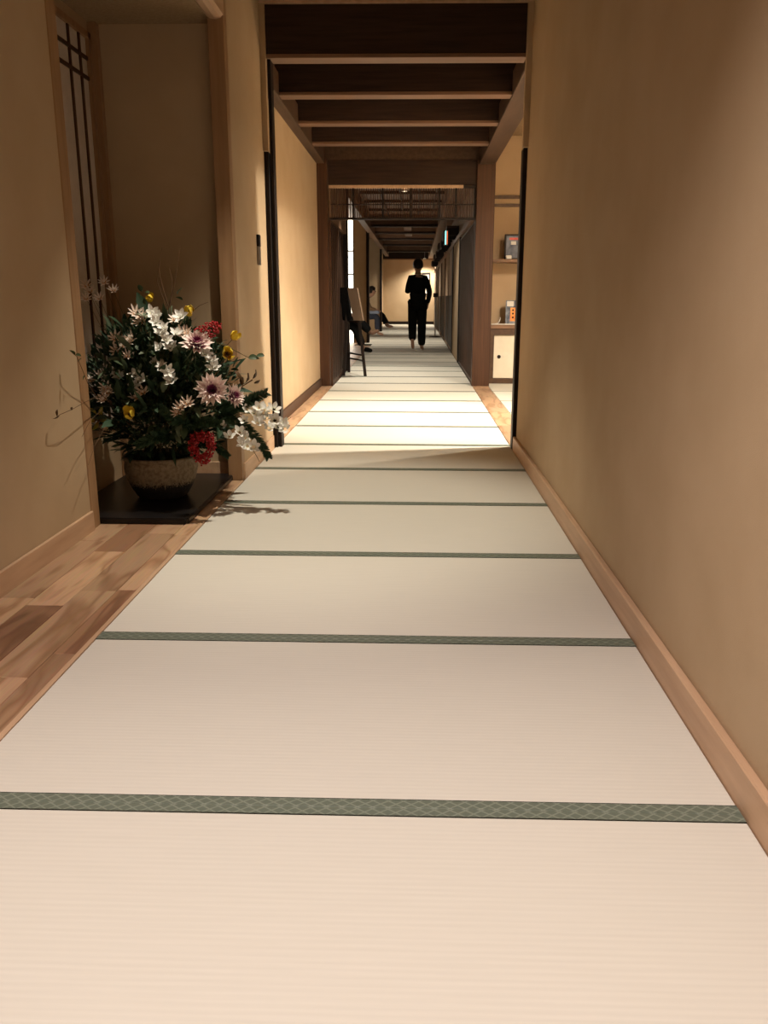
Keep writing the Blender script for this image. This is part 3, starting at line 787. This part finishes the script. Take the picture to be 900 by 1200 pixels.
def person(loc, rz, label, J, top, bottom, shoes=None, short_trousers=0.0, collar=None, cat='person'):
    e = empty('person', loc, label, cat, None, rz)
    V = Vector
    P = {}
    pel, chest, neck, head = V(J['pelvis']), V(J['chest']), V(J['neck']), V(J['head'])
    fwd = V(J.get('face', (0, 1, 0))).normalized()
    P['pelvis'] = (pel, .115); P['waist'] = ((pel * .55 + chest * .45), .108); P['chest'] = (chest, .125)
    P['neck'] = (neck, .052); P['jaw'] = (head + V((0, 0, -.07)) + fwd * .012, .062); P['head'] = (head + V((0, 0, .01)), .086); P['crown'] = (head + V((0, 0, .085)), .062)
    P['nose'] = (head + fwd * .098 + V((0, 0, -.03)), .012)
    E = [('pelvis', 'waist'), ('waist', 'chest'), ('chest', 'neck'), ('neck', 'jaw'), ('jaw', 'head'), ('head', 'crown'), ('head', 'nose')]
    side = fwd.cross(V((0, 0, 1))).normalized()
    for s_, sg_ in (('L', -1), ('R', 1)):
        P['ear' + s_] = (head + side * sg_ * .085 + V((0, 0, -.02)), .016); E.append(('head', 'ear' + s_))
        sh_, el, wr = V(J['sh' + s_]), V(J['el' + s_]), V(J['wr' + s_])
        hp, kn, an, to = V(J['hip' + s_]), V(J['kn' + s_]), V(J['an' + s_]), V(J['to' + s_])
        P['sh' + s_] = (sh_, .058); P['el' + s_] = (el, .040); P['wr' + s_] = (wr, .026)
        hd = (wr - el).normalized(); palm = wr + hd * .07
        P['palm' + s_] = (palm, .030)
        E += [('chest', 'sh' + s_), ('sh' + s_, 'el' + s_), ('el' + s_, 'wr' + s_), ('wr' + s_, 'palm' + s_)]
        u = hd.orthogonal().normalized(); vv = hd.cross(u)
        for q, (off, ln) in enumerate([(-.028, .062), (-.010, .075), (.010, .070), (.026, .055)]):
            b0 = palm + u * off + hd * .03
            P['f%d%s' % (q, s_)] = (b0, .009); P['g%d%s' % (q, s_)] = (b0 + hd * ln * .55 + vv * .008, .008); P['h%d%s' % (q, s_)] = (b0 + hd * ln * .85 + vv * .026, .007)
            E += [('palm' + s_, 'f%d%s' % (q, s_)), ('f%d%s' % (q, s_), 'g%d%s' % (q, s_)), ('g%d%s' % (q, s_), 'h%d%s' % (q, s_))]
        P['th' + s_] = (wr + hd * .035 + u * .034, .011); P['ti' + s_] = (wr + hd * .075 + u * .05, .009)
        E += [('wr' + s_, 'th' + s_), ('th' + s_, 'ti' + s_)]
        P['hip' + s_] = (hp, .092); P['kn' + s_] = (kn, .056); P['an' + s_] = (an, .036); P['to' + s_] = (to, .028)
        heel = an - (to - an).normalized() * .03 + V((0, 0, -.02)); P['ball' + s_] = (an * .35 + to * .65, .036)
        P['calf' + s_] = (kn * .65 + an * .35, .052)
        E += [('pelvis', 'hip' + s_), ('hip' + s_, 'kn' + s_), ('kn' + s_, 'calf' + s_), ('calf' + s_, 'an' + s_), ('an' + s_, 'ball' + s_), ('ball' + s_, 'to' + s_)]
    skin_obj('body', P, E, 'skin', e)
    # clothes follow the same bones, a little fuller
    T = {'pelvis': (pel + V((0, 0, .02)), .120), 'waist': (P['waist'][0], .130), 'chest': (chest, .150), 'top': (chest * .35 + neck * .65, .075)}
    T['hem'] = (pel + (pel - chest).normalized() * .12, .165) if J.get('standing') else (pel + V((0, .03, .0)), .118)
    if J.get('standing'): T['pelvis'] = (pel, .16); T['waist'] = (P['waist'][0], .150); T['chest'] = (chest, .170)
    TE = [('pelvis', 'hem'), ('pelvis', 'waist'), ('waist', 'chest'), ('chest', 'top')]
    for s_ in 'LR':
        T['sh' + s_] = (P['sh' + s_][0], .076); T['el' + s_] = (P['el' + s_][0], .056); T['wr' + s_] = (P['wr' + s_][0], .042)
        TE += [('chest', 'sh' + s_), ('sh' + s_, 'el' + s_), ('el' + s_, 'wr' + s_)]
    skin_obj('jacket' if top == 'black_cloth' else 'shirt', T, TE, top, e)
    B = {'pelvis': (pel, .130)}; BE = []
    for s_ in 'LR':
        kn, an = P['kn' + s_][0], P['an' + s_][0]
        B['hip' + s_] = (P['hip' + s_][0], .122); B['kn' + s_] = (kn, .092); B['an' + s_] = (kn * short_trousers + an * (1 - short_trousers), .078)
        BE += [('pelvis', 'hip' + s_), ('hip' + s_, 'kn' + s_), ('kn' + s_, 'an' + s_)]
    skin_obj('trousers', B, BE, bottom, e)
    # hair: a full cap over the back and sides of the head
    m = MB(); bm = bmesh.new(); bmesh.ops.create_icosphere(bm, subdivisions=3, radius=1)
    for v in bm.verts:
        c = v.co.copy(); d = c.normalized()
        k = 1 + .07 * math.sin(9 * d.x + 5 * d.z) * math.cos(8 * d.y + 2)
        q = V((d.x * .100, d.y * .112, d.z * .118)) * k
        if d.dot(fwd) > .25 and d.z < .35: q *= .80
        if d.z < -.55: q.z *= .75
        v.co = head + V((0, 0, .028)) - fwd * .012 + q
    bm.verts.index_update()
    m.add([v.co for v in bm.verts], [[v.index for v in f.verts] for f in bm.faces]); bm.free()
    m.build('hair', 'hair', e, smooth=True)
    for sg_ in (-1, 1):
        MB().ico(head + fwd * .088 + side * sg_ * .032 + V((0, 0, 0)), .011, 2).build('eye', 'eye', e, smooth=True)
    if collar:
        MB().lathe([(.060, -.02), (.066, .0), (.060, .015), (.052, .0)], 20, c=tuple(neck + V((0, 0, -.015))), close=False).build('collar', collar, e, smooth=True)
    if shoes:
        for s_ in shoes:
            an, to = P['an' + s_][0], P['to' + s_][0]
            skin_obj('shoe', {'a': (an + V((0, 0, -.01)), .048), 'b': (an * .4 + to * .6, .046), 'c': (to + (to - an).normalized() * .01, .036)}, [('a', 'b'), ('b', 'c')], 'black_cloth', e)
    return e

person((0.03, 16.75, 0), 0, 'person in black suit walking away barefoot down the middle of the hall', dict(
    standing=1, pelvis=(0, 0, .93), chest=(0, .0, 1.28), neck=(0, .01, 1.475), head=(0.0, .03, 1.60),
    shL=(-.15, 0, 1.37), elL=(-.205, .03, 1.10), wrL=(-.13, .24, 1.30),
    shR=(.15, 0, 1.37), elR=(.232, -.06, 1.10), wrR=(.195, .03, .90),
    hipL=(-.09, 0, .88), knL=(-.10, .02, .48), anL=(-.095, -.20, .19), toL=(-.085, -.16, .035),
    hipR=(.085, 0, .88), knR=(.085, .03, .48), anR=(.085, -.03, .065), toR=(.11, .12, .03)),
    'black_cloth', 'black_cloth', short_trousers=0.03, collar='tan_cloth')
person((-1.62, 15.8, 0), -PI / 2, 'seated person in dark trousers with crossed leg behind the easel', dict(
    pelvis=(0, .05, .53), chest=(0, .02, .88), neck=(0, .05, 1.07), head=(0, .08, 1.20),
    shL=(-.175, .02, .97), elL=(-.23, .14, .74), wrL=(-.12, .36, .68),
    shR=(.175, .02, .97), elR=(.23, .14, .74), wrR=(.12, .36, .70),
    hipL=(-.09, .07, .52), knL=(-.10, .47, .50), anL=(-.10, .64, .08), toL=(-.10, .80, .035),
    hipR=(.09, .07, .54), knR=(.0, .48, .66), anR=(-.06, .80, .36), toR=(-.06, .93, .42)),
    'charcoal_cloth', 'charcoal_cloth', shoes='L', short_trousers=0.1)
person((-1.50, 22.9, 0), -PI / 2, 'seated person in tan top with pale blue lap and jeans', dict(
    pelvis=(0, .02, .53), chest=(0, .14, .86), neck=(0, .24, 1.04), head=(0, .33, 1.16),
    shL=(-.17, .14, .95), elL=(-.22, .26, .72), wrL=(-.10, .42, .68),
    shR=(.17, .14, .95), elR=(.22, .26, .72), wrR=(.10, .42, .68),
    hipL=(-.09, .05, .52), knL=(-.10, .46, .52), anL=(-.10, .46, .08), toL=(-.10, .62, .035),
    hipR=(.09, .05, .52), knR=(.10, .46, .52), anR=(.12, .48, .08), toR=(.12, .64, .035)),
    'tan_cloth', 'denim', short_trousers=0.15)
bag = MB(); bag.bbox(-1.24, -0.98, 22.72, 23.08, 0.585, 0.665, .02)
tag(bag.build('folded_jacket', 'blue_cloth'), 'pale blue folded jacket on the lap of the person in tan', 'jacket')
person((-1.58, 28.4, 0), -PI / 2, 'farthest seated person with only legs and bare feet showing', dict(
    pelvis=(0, .0, .53), chest=(0, -.03, .88), neck=(0, .0, 1.07), head=(0, .03, 1.20),
    shL=(-.17, -.03, .97), elL=(-.22, .08, .74), wrL=(-.10, .30, .66),
    shR=(.17, -.03, .97), elR=(.22, .08, .74), wrR=(.10, .30, .66),
    hipL=(-.09, .05, .52), knL=(-.10, .44, .47), anL=(-.10, .66, .09), toL=(-.10, .82, .06),
    hipR=(.09, .05, .52), knR=(.10, .44, .47), anR=(.12, .60, .09), toR=(.12, .76, .05)),
    'charcoal_cloth', 'charcoal_cloth', short_trousers=0.15)

# ------------------------------------------------------------------ black board and pot
m = MB(); bm = bmesh.new(); bmesh.ops.create_cube(bm, size=1)
for v in bm.verts: v.co = Vector(((-1.66 - 1.04) / 2 + v.co.x * .62, (3.665 + 4.70) / 2 + v.co.y * 1.02, .0155 + v.co.z * .027))
vert_e = [e for e in bm.edges if abs(e.verts[0].co.z - e.verts[1].co.z) > .01]
bmesh.ops.bevel(bm, geom=vert_e, offset=.014, segments=3, affect='EDGES')
bmesh.ops.bevel(bm, geom=[e for e in bm.edges if abs(e.verts[0].co.z - e.verts[1].co.z) < .001], offset=.004, segments=2, affect='EDGES')
bm.verts.index_update()
m.add([v.co for v in bm.verts], [[v.index for v in f.verts] for f in bm.faces]); bm.free()
tag(m.build('display_board', 'lacquer'), 'black lacquered board under the flower pot in the alcove', 'board')
PX, PY, PZ = -1.29, 4.13, 0.0295
pot = MB().lathe([(0.03, .0), (.115, .0), (.128, .012), (.150, .05), (.172, .10), (.182, .145), (.180, .175), (.176, .19), (.184, .196), (.189, .206), (.184, .214), (.172, .214), (.166, .200), (.166, .16), (.03, .155)], 56).build('flower_pot', 'pot_glaze', None, smooth=True, loc=(PX, PY, PZ))
tag(pot, 'round rough-glazed brown pot with speckled dark foot on the black board', 'pot')

# ------------------------------------------------------------------ flower arrangement
A0 = Vector((PX, PY, PZ + .19))
arr = empty('flower_arrangement', A0, 'large mixed flower arrangement filling the glazed pot in the alcove', 'flowers')
arr_root = A0
MB().lathe([(0.001, -.02), (.155, -.02), (.150, .0), (.08, .02), (.001, .03)], 24).build('moss_bed', 'moss', arr)

def frame(d, up=Vector((0, 0, 1)), spin=0.0):
    """rotation whose +Z looks along d"""
    z = Vector(d).normalized()
    x = up.cross(z)
    if x.length < 1e-3: x = Vector((1, 0, 0))
    x.normalize(); y_ = z.cross(x)
    M_ = Matrix((x, y_, z)).transposed().to_4x4()
    return M_ @ Matrix.Rotation(spin, 4, 'Z')

def petal_frame(az, tilt, r0=0.0, z0=0.0):
    """petal root at radius r0, running outwards at azimuth az, raised by tilt"""
    return Matrix.Rotation(az, 4, 'Z') @ Matrix.Translation((0, r0, z0)) @ Matrix.Rotation(tilt, 4, 'X')

star = lambda t: math.sin(PI * (0.12 + 0.88 * t) ** 1.15) ** 0.9
blunt = lambda t: min(1, .35 + 1.3 * t) * (1 - max(0, t - .72) / .28 * .8)
def flower_mesh(name, n, L, W, mat, tilt=.35, bend=.2, cup=.15, prof=star, heart=None, rings=1, jitter=.15, seg=4, r0=.004):
    m = MB()
    for r in range(rings):
        for i in range(n):
            az = 2 * PI * (i + .5 * r) / n + rnd.uniform(-jitter, jitter) * .5
            m.petal(petal_frame(az, tilt + r * .35 + rnd.uniform(-jitter, jitter), r0), L * (1 - .18 * r) * rnd.uniform(.9, 1.08), W * rnd.uniform(.9, 1.1), bend + rnd.uniform(-jitter, jitter), cup, prof, seg)
    mats = [mat]
    if heart:
        mats.append(heart); m.cur = 1
        for i in range(5):
            a = i * 2.4
            m.bar((0, 0, 0), (.006 * math.cos(a), .006 * math.sin(a), .016), .0018, 4, .0026)
        m.cur = 0
    return m.mesh(name, mat, True, mats)

def put(name, me, p, d=(0.35, -1, .35), spin=None, scale=1.0, label=None):
    o = link(name, me, arr)
    sp = rnd.uniform(0, 6.28) if spin is None else spin
    o.matrix_local = Matrix.Translation(Vector(p) - arr_root) @ frame(d, spin=sp) @ Matrix.Scale(scale, 4)
    if label: o['label'] = label
    return o

stems = MB()
def stem_to(p, r=.0022, sag=.05):
    p = Vector(p)
    q = Vector((PX + rnd.uniform(-.08, .08), PY + rnd.uniform(-.08, .08), PZ + .2))
    mid = (q + p) / 2 + Vector((rnd.uniform(-.02, .02), rnd.uniform(-.02, .02), sag))
    pts = []
    for i in range(7):
        t = i / 6
        pts.append((q * (1 - t) ** 2 + mid * 2 * t * (1 - t) + p * t * t) - arr_root)
    stems.tube(pts, r, 5, .7)

# dahlias: every petal is a piece of its own
pet_me = [MB().petal(Matrix.Identity(4), .056, .0175, .10 + .1 * k, .35, lambda t: min(1, .45 + 1.1 * t) * (1 - max(0, t - .62) / .38), 6).mesh('petal', 'dahlia_petal', True) for k in range(3)]
pet_in = MB().petal(Matrix.Identity(4), .030, .011, .25, .45, lambda t: min(1, .5 + t) * (1 - max(0, t - .6) / .4), 4).mesh('petal', 'dahlia_inner', True)
heart_me = MB()
for i in range(60):
    a = i * 2.4; rr = .014 * math.sqrt(i / 60)
    heart_me.petal(petal_frame(a, 1.15 - rr * 30, rr), .018, .006, .2, .3, star, 2)
heart_me = heart_me.mesh('heart', 'dahlia_inner', True)
def dahlia(p, d, sc, lab):
    me = MB().ico((0, 0, -.006), .012, 1).mesh('dahlia', 'leaf_green', True)
    o = put('dahlia', me, p, d, 0.3, sc, lab)
    link('heart', heart_me, o, (0, 0, .004))
    for ring, (n, tilt, ln) in enumerate([(15, .10, 1.0), (14, .38, .92), (12, .68, .78)]):
        for i in range(n):
            az = 2 * PI * (i + .5 * (ring % 2)) / n + rnd.uniform(-.08, .08)
            c = link('petal', pet_me[(i + ring) % 3], o)
            c.matrix_local = petal_frame(az, tilt + rnd.uniform(-.10, .10), .010 - ring * .002, ring * .003) @ Matrix.Scale(ln * rnd.uniform(.92, 1.06), 4)
    for i in range(10):
        c = link('petal', pet_in, o)
        c.matrix_local = petal_frame(2 * PI * i / 10 + .2, 1.0 + rnd.uniform(-.1, .1), .006, .006)
    stem_to(p)
dahlia(at(249, 457, 3.80), (.15, -1, .25), 1.30, 'full pink-white dahlia facing the corridor')
dahlia(at(231, 404, 3.90), (.25, -.75, 1.0), 1.25, 'pink-white dahlia tipped upwards')
dahlia(at(273, 464, 3.90), (.95, -.6, .3), .95, 'small dahlia turned to the right')

W_lily = [flower_mesh('white_blossom', 6, .036, .018, 'white_petal', .45, .2, .25, star, 'white_petal') for _ in range(3)]
W_star = [flower_mesh('star_blossom', 5, .020, .013, 'white_petal', .35, .25, .2, star) for _ in range(3)]
D_thin = [flower_mesh('daisy', 9, .034, .0085, 'blush_petal', .35, .3, .3, star, 'blush_petal') for _ in range(3)]
whites = [(183, 378, 3.95), (192, 385, 3.93), (188, 392, 3.92), (196, 398, 3.92), (178, 368, 4.0), (185, 372, 3.98), (200, 408, 3.95), (206, 392, 3.95),
          (186, 408, 3.98), (212, 372, 4.0), (196, 436, 3.92), (201, 446, 3.92), (190, 430, 3.95), (160, 440, 3.95), (166, 446, 3.95), (157, 452, 3.97),
          (248, 424, 3.98), (251, 432, 3.97), (240, 415, 4.0), (182, 425, 4.0), (140, 442, 4.0), (128, 437, 4.0)]
for i, (x_, y_, Y_) in enumerate(whites):
    p = at(x_, y_, Y_ - .05)
    put('white_blossom', W_lily[i % 3], p, (rnd.uniform(-.3, .6), -1, rnd.uniform(.4, 1.3)), scale=rnd.uniform(.85, 1.2) * 1.05)
    stem_to(p, .0015)
daisies = [(98, 335, 4.3), (106, 342, 4.28), (101, 350, 4.25), (122, 331, 4.3), (117, 350, 4.28), (133, 341, 4.3), (159, 368, 4.1), (166, 372, 4.08), (165, 378, 4.08),
           (135, 397, 4.0), (142, 407, 4.0), (150, 402, 4.02), (155, 397, 4.04), (137, 412, 4.0), (108, 446, 4.0), (116, 441, 4.02), (124, 455, 3.95), (122, 468, 3.93),
           (127, 460, 3.95), (168, 461, 3.92), (160, 466, 3.95), (212, 478, 3.88), (220, 473, 3.88), (208, 484, 3.90), (205, 375, 4.05), (150, 418, 4.0), (214, 392, 4.0), (219, 390, 4.0)]
for i, (x_, y_, Y_) in enumerate(daisies):
    p = at(x_, y_, Y_ - (.05 if y_ > 360 else 0))
    p.x = max(p.x, -1.66)
    put('daisy', D_thin[i % 3], p, (rnd.uniform(-.2, .5), -1, rnd.uniform(.4, 1.3)), scale=rnd.uniform(.9, 1.25) * 1.1)
    stem_to(p, .0013)
# yellow orchids: curved petals that close over each other
def orchid_mesh(mat, n=5, L=.05, W=.022, tilt=.5, bend=.75):
    return flower_mesh('yellow_orchid', n, L, W, mat, tilt, bend, .3, star, 'leaf_brown', 1, .25, 6)
yo = [orchid_mesh('yellow_petal'), orchid_mesh('yellow_petal', 6, .045, .020, .4, .9), orchid_mesh('yellow_green_petal', 5, .055, .018, .2, .5)]
for (x_, y_, Y_, k, sc, d, lb) in [(266, 417, 3.92, 0, 1.0, (.3, -1, .2), 'bright yellow orchid'), (272, 398, 3.95, 0, .75, (.8, -.4, .6), 'bright yellow orchid'),
        (222, 368, 4.02, 1, .95, (.2, -1, .4), 'brownish yellow orchid'), (177, 353, 4.1, 1, .75, (.0, -1, .5), 'brownish yellow orchid'),
        (155, 488, 3.86, 0, .95, (-.1, -1, .35), 'yellow orchid low on the left'), (115, 492, 3.95, 2, .95, (-.2, -1, .2), 'dull olive orchid at lower left'), (256, 455, 4.1, 1, .5, (.2, -1, .4), None)]:
    p = at(x_, y_, Y_); p.x = max(p.x, -1.64)
    put('yellow_orchid', yo[k], p, Vector(d) + Vector((0, 0, .3)), scale=sc * 1.55, label=lb); stem_to(p)

# red berry clusters
def berries(p_list, r=.0055):
    m = MB()
    for p in p_list: m.ico(p - arr_root, r * rnd.uniform(.8, 1.15), 1)
    return m
pts = []
c = at(243, 388, 3.95)
for i in range(150):
    a = rnd.uniform(0, 2 * PI); r = math.sqrt(rnd.random())
    pts.append(c + Vector((.068 * r * math.cos(a), rnd.uniform(-.03, .03), .038 * r * math.sin(a) + .3 * .068 * r * math.cos(a))))
o = berries(pts).build('berry_cluster', 'berry_red', arr, True); o['label'] = 'upper red berry cluster beside the tipped dahlia'
stem_to(c)
pts = []
c = at(237, 525, 3.93)
for i in range(420):
    t = rnd.uniform(0, 2 * PI)
    wv_ = .056 * (1 + .28 * math.sin(t)); 
    base = Vector((wv_ * math.cos(t), 0, .075 * math.sin(t)))
    pts.append(c + base * rnd.uniform(.45, 1.12) + Vector((0, rnd.uniform(-.022, .022), rnd.uniform(-.006, .006))))
o = berries(pts, .0058).build('berry_cluster', 'berry_red', arr, True); o['label'] = 'hanging ring of red berries in front of the pot'
stem_to(c + Vector((-.01, 0, .07)), .003)

# white orchid sprays to the right
def spray(path, blooms):
    m = MB(); m.tube([p - arr_root for p in path], .002, 5, .6); m.build('stem', 'stem', arr)
    for i, p in enumerate(blooms):
        put('star_blossom', W_star[i % 3], p, (rnd.uniform(-.2, .9), -1, rnd.uniform(.5, 1.4)), scale=rnd.uniform(1.4, 2.0))
spray([A0 + Vector((.05, 0, .03)), at(262, 490, 4.05), at(288, 484, 4.0), at(312, 486, 3.98), at(334, 494, 3.98), at(341, 489, 3.98)],
      [at(x_, y_, 3.96 + rnd.uniform(-.03, .03)) for x_, y_ in [(290, 480), (298, 486), (302, 496), (286, 493), (310, 481), (321, 480), (313, 490), (322, 493), (315, 502), (326, 501), (333, 496), (334, 503), (304, 478)]])
spray([A0 + Vector((.08, -.02, .01)), at(262, 505, 4.0), at(278, 510, 3.98), at(292, 520, 3.97), at(301, 535, 3.96), at(304, 541, 3.96)],
      [at(x_, y_, 3.95 + rnd.uniform(-.03, .03)) for x_, y_ in [(269, 512), (281, 507), (284, 520), (290, 523), (297, 524), (287, 514), (260, 500)]])

# fir fronds
def frond(path, wid, name='fir_frond', n=240):
    m = MB(); P_ = [Vector(p) - arr_root for p in path]
    m.tube(P_, .0025, 5, .4)
    L_ = len(P_) - 1
    for i in range(n):
        t = i / n * L_; k = int(t); f = t - k
        p = P_[k].lerp(P_[k + 1], f); d = (P_[k + 1] - P_[k]).normalized()
        for s_ in (-1, 1):
            sd = d.cross(Vector((0.2, -1, .2)).normalized()).normalized() * s_
            v = (d * .8 + sd + Vector((0, rnd.uniform(-.4, .4), rnd.uniform(-.1, .1)))).normalized()
            ww = wid * (1 - .5 * (t / L_)) * rnd.uniform(.8, 1.1)
            m.petal(Matrix.Translation(p) @ (v.to_track_quat('Y', 'Z').to_matrix().to_4x4()) @ Matrix.Rotation(rnd.uniform(0, PI), 4, 'Y'), ww, .006, .15, .1, star, 2)
    return m.build(name, 'needle', arr, True)
frond([at(252, 492, 4.05), at(275, 478, 4.0), at(295, 468, 3.98), at(313, 460, 3.97)], .058)
frond([at(255, 480, 4.08), at(276, 472, 4.05), at(300, 472, 4.03)], .045)
frond([at(262, 486, 4.02), at(285, 498, 4.0), at(300, 512, 3.98), at(311, 528, 3.97), at(315, 537, 3.97)], .045)
frond([at(215, 500, 4.0), at(235, 492, 3.9), at(258, 497, 3.88)], .05)
frond([at(230, 500, 4.0), at(205, 492, 3.88), at(188, 478, 3.86)], .05)
frond([at(200, 510, 4.0), at(180, 512, 3.88), at(160, 522, 3.86)], .05)
frond([at(220, 515, 4.0), at(255, 525, 3.95), at(268, 535, 3.93)], .035)

# single leaves that stand out
Lf = MB().petal(Matrix.Identity(4), .06, .034, -.25, .25, lambda t: math.sin(PI * (t ** .8)) ** .7, 6).mesh('leaf', 'leaf_green', True)
Lb = MB().petal(Matrix.Identity(4), .065, .034, .9, .4, lambda t: math.sin(PI * (t ** .8)) ** .7, 7).mesh('leaf', 'leaf_brown', True)
Lg = MB().petal(Matrix.Identity(4), .085, .036, -.3, .2, lambda t: math.sin(PI * (t ** .8)) ** .7, 6).mesh('leaf', 'leaf_grey', True)
def leaf(me, p, d, sc=1.0, lab=None, roll_=0.6):
    o = link('leaf', me, arr)
    o.matrix_local = Matrix.Translation(Vector(p) - arr_root) @ Vector(d).to_track_quat('Y', 'Z').to_matrix().to_4x4() @ Matrix.Rotation(roll_, 4, 'Y') @ Matrix.Scale(sc, 4)
    if lab: o['label'] = lab
    return o
leaf(Lf, at(291, 419, 4.0), (1, -.2, .05), .9, 'single green leaf reaching right', .9)
leaf(Lf, at(310, 417, 4.0), (-1, -.2, .12), .7, None, -.9)
for (x_, y_, d, sc) in [(284, 446, (.2, -.2, 1), 1.0), (288, 448, (1, -.3, .3), 1.0), (296, 444, (1, -.2, .25), 1.0), (298, 448, (.8, -.4, -.5), .9), (284, 452, (-.4, -.3, .8), .8)]:
    leaf(Lb, at(x_, y_, 4.0), d, sc, 'curled brown leaf')
br = MB().tube([p - arr_root for p in (at(258, 478, 4.1), at(272, 466, 4.03), at(285, 452, 4.0), at(296, 445, 4.0))], .003, 5); br.build('stem', 'twig', arr)
br = MB().tube([p - arr_root for p in (at(250, 400, 4.1), at(270, 408, 4.02), at(291, 419, 4.0))], .0018, 5); br.build('stem', 'stem', arr)
br = MB().tube([p - arr_root for p in (at(222, 368, 4.02), at(234, 358, 4.0), at(244, 354, 3.98))], .0016, 5, .5); br.build('stem', 'twig', arr)
# sprig reaching out in front of the left wall
sp_pts = [Vector((-1.42, 3.9, .50)), at(112, 462, 3.72), at(100, 471, 3.50), at(84, 480, 3.34), at(70, 486, 3.24)]
sp_pts[1].x = max(sp_pts[1].x, -1.41)
MB().tube([A0 - arr_root] + [p - arr_root for p in sp_pts], .0016, 5, .8).build('stem', 'twig', arr)
for (x_, y_, Y_, d, sc) in [(70, 486, 3.24, (-.15, -.3, -1), .55), (67, 488, 3.24, (-.5, -.3, .8), .5), (84, 481, 3.34, (-.1, -.2, 1), .3)]:
    leaf(Lb, at(x_, y_, Y_), d, sc, 'small withered leaf over the left wall')
s2 = [at(112, 470, 3.72), at(104, 452, 3.60), at(96, 432, 3.50), at(90, 418, 3.44), at(84, 413, 3.40)]
s2[0].x = max(s2[0].x, -1.42)
MB().tube([p - arr_root for p in s2], .0015, 5, .8).build('stem', 'twig', arr)
for (x_, y_, Y_, d, sc) in [(88, 416, 3.42, (-.5, -.3, .8), .5), (88, 416, 3.42, (.8, -.3, .05), .5), (92, 424, 3.45, (.5, -.3, .7), .4), (100, 440, 3.52, (-.4, -.3, -.6), .4)]:
    leaf(Lf, at(x_, y_, Y_), d, sc)
# trailing sprigs whose shade falls on the left wall
for (pp, nn) in [([(112, 480, 3.70), (98, 492, 3.50), (90, 512, 3.38)], 5), ([(116, 500, 3.72), (104, 520, 3.52), (98, 545, 3.42)], 4)]:
    P_ = [at(*q) for q in pp]
    for q in P_: q.x = min(max(q.x + .03, -1.42), -1.38)
    MB().tube([p - arr_root for p in P_], .0012, 4, .7).build('stem', 'twig', arr)
# twigs pointing up
for pth in ([(198, 360), (190, 335), (186, 315), (190, 290)], [(198, 360), (204, 335), (208, 312), (211, 289)], [(200, 358), (202, 330), (198, 312)], [(196, 362), (184, 330), (187, 305)]):
    p = [at(x_, y_, 4.15) for x_, y_ in pth]
    MB().tube([A0 - arr_root + Vector((0, 0, .02))] + [q - arr_root for q in p], .0026, 5, .35).build('twig', 'twig', arr)
for (x_, y_, d, sc) in [(166, 342, (-.2, -.4, 1), .7), (170, 343, (1, -.4, .2), .5), (208, 345, (.5, -.4, .8), .8), (214, 352, (-.8, -.3, .6), .6), (168, 350, (.3, -.3, -1), .5), (240, 398, (.6, -.4, .5), .8)]:
    leaf(Lf, at(x_, y_, 4.1), d, sc)
# larger leaves through the mass
for i in range(46):
    a = rnd.uniform(0, 2 * PI); r = math.sqrt(rnd.random()) * .85
    x_ = 190 + 78 * r * math.cos(a); y_ = 458 + 66 * r * math.sin(a)
    d = Vector((math.cos(a) * 1.0 + rnd.uniform(-.4, .4), -.9, -.2 - .6 * math.sin(a) + rnd.uniform(-.4, .4)))
    p = at(x_, y_, rnd.uniform(3.90, 4.02)); p.x = max(p.x, -1.62)
    leaf([Lf, Lg, Lf][i % 3], p, d, rnd.uniform(.6, 1.15), None, rnd.uniform(-.8, .8))
# dense small foliage, nobody could count it
def foliage(n, mat, sz, seed):
    R = random.Random(seed); m = MB(); k = 0
    while k < n:
        u = Vector((R.gauss(0, 1), R.gauss(0, 1), R.gauss(0, 1))).normalized() * (R.random() ** .45)
        p = Vector((-1.27 + u.x * .38, 4.15 + u.y * .30, .56 + u.z * .37))
        if p.z < .235 + .10 * max(0, (abs(p.x - PX) - .15)) / .2: continue
        if p.z > .80 and p.x > -1.12: continue
        if p.x < -1.66 or p.y > 4.70: continue
        if p.y < 3.70 and p.x < -1.41: continue
        out = (p - Vector((-1.33, 4.2, .30))).normalized()
        d = (out + Vector((R.uniform(-.7, .7), R.uniform(-.7, .3), R.uniform(-.5, .5)))).normalized()
        L_ = R.uniform(.6, 1.2) * sz
        if p.x + d.x * L_ < -1.67 or p.y + d.y * L_ > 4.72: continue
        m.petal(Matrix.Translation(p - arr_root) @ d.to_track_quat('Y', 'Z').to_matrix().to_4x4() @ Matrix.Rotation(R.uniform(-1, 1), 4, 'Y'),
                L_, L_ * R.choice((.12, .3, .4)), R.uniform(-.5, .3), .15, star, 3)
        k += 1
    o = m.build('foliage', mat, arr, True); o['kind'] = 'stuff'
foliage(3200, 'leaf_dark', .062, 3)
foliage(1200, 'leaf_green', .052, 5)
foliage(260, 'leaf_dark', .13, 8)
foliage(160, 'leaf_grey', .10, 9)
stems.build('stem', 'stem', arr)
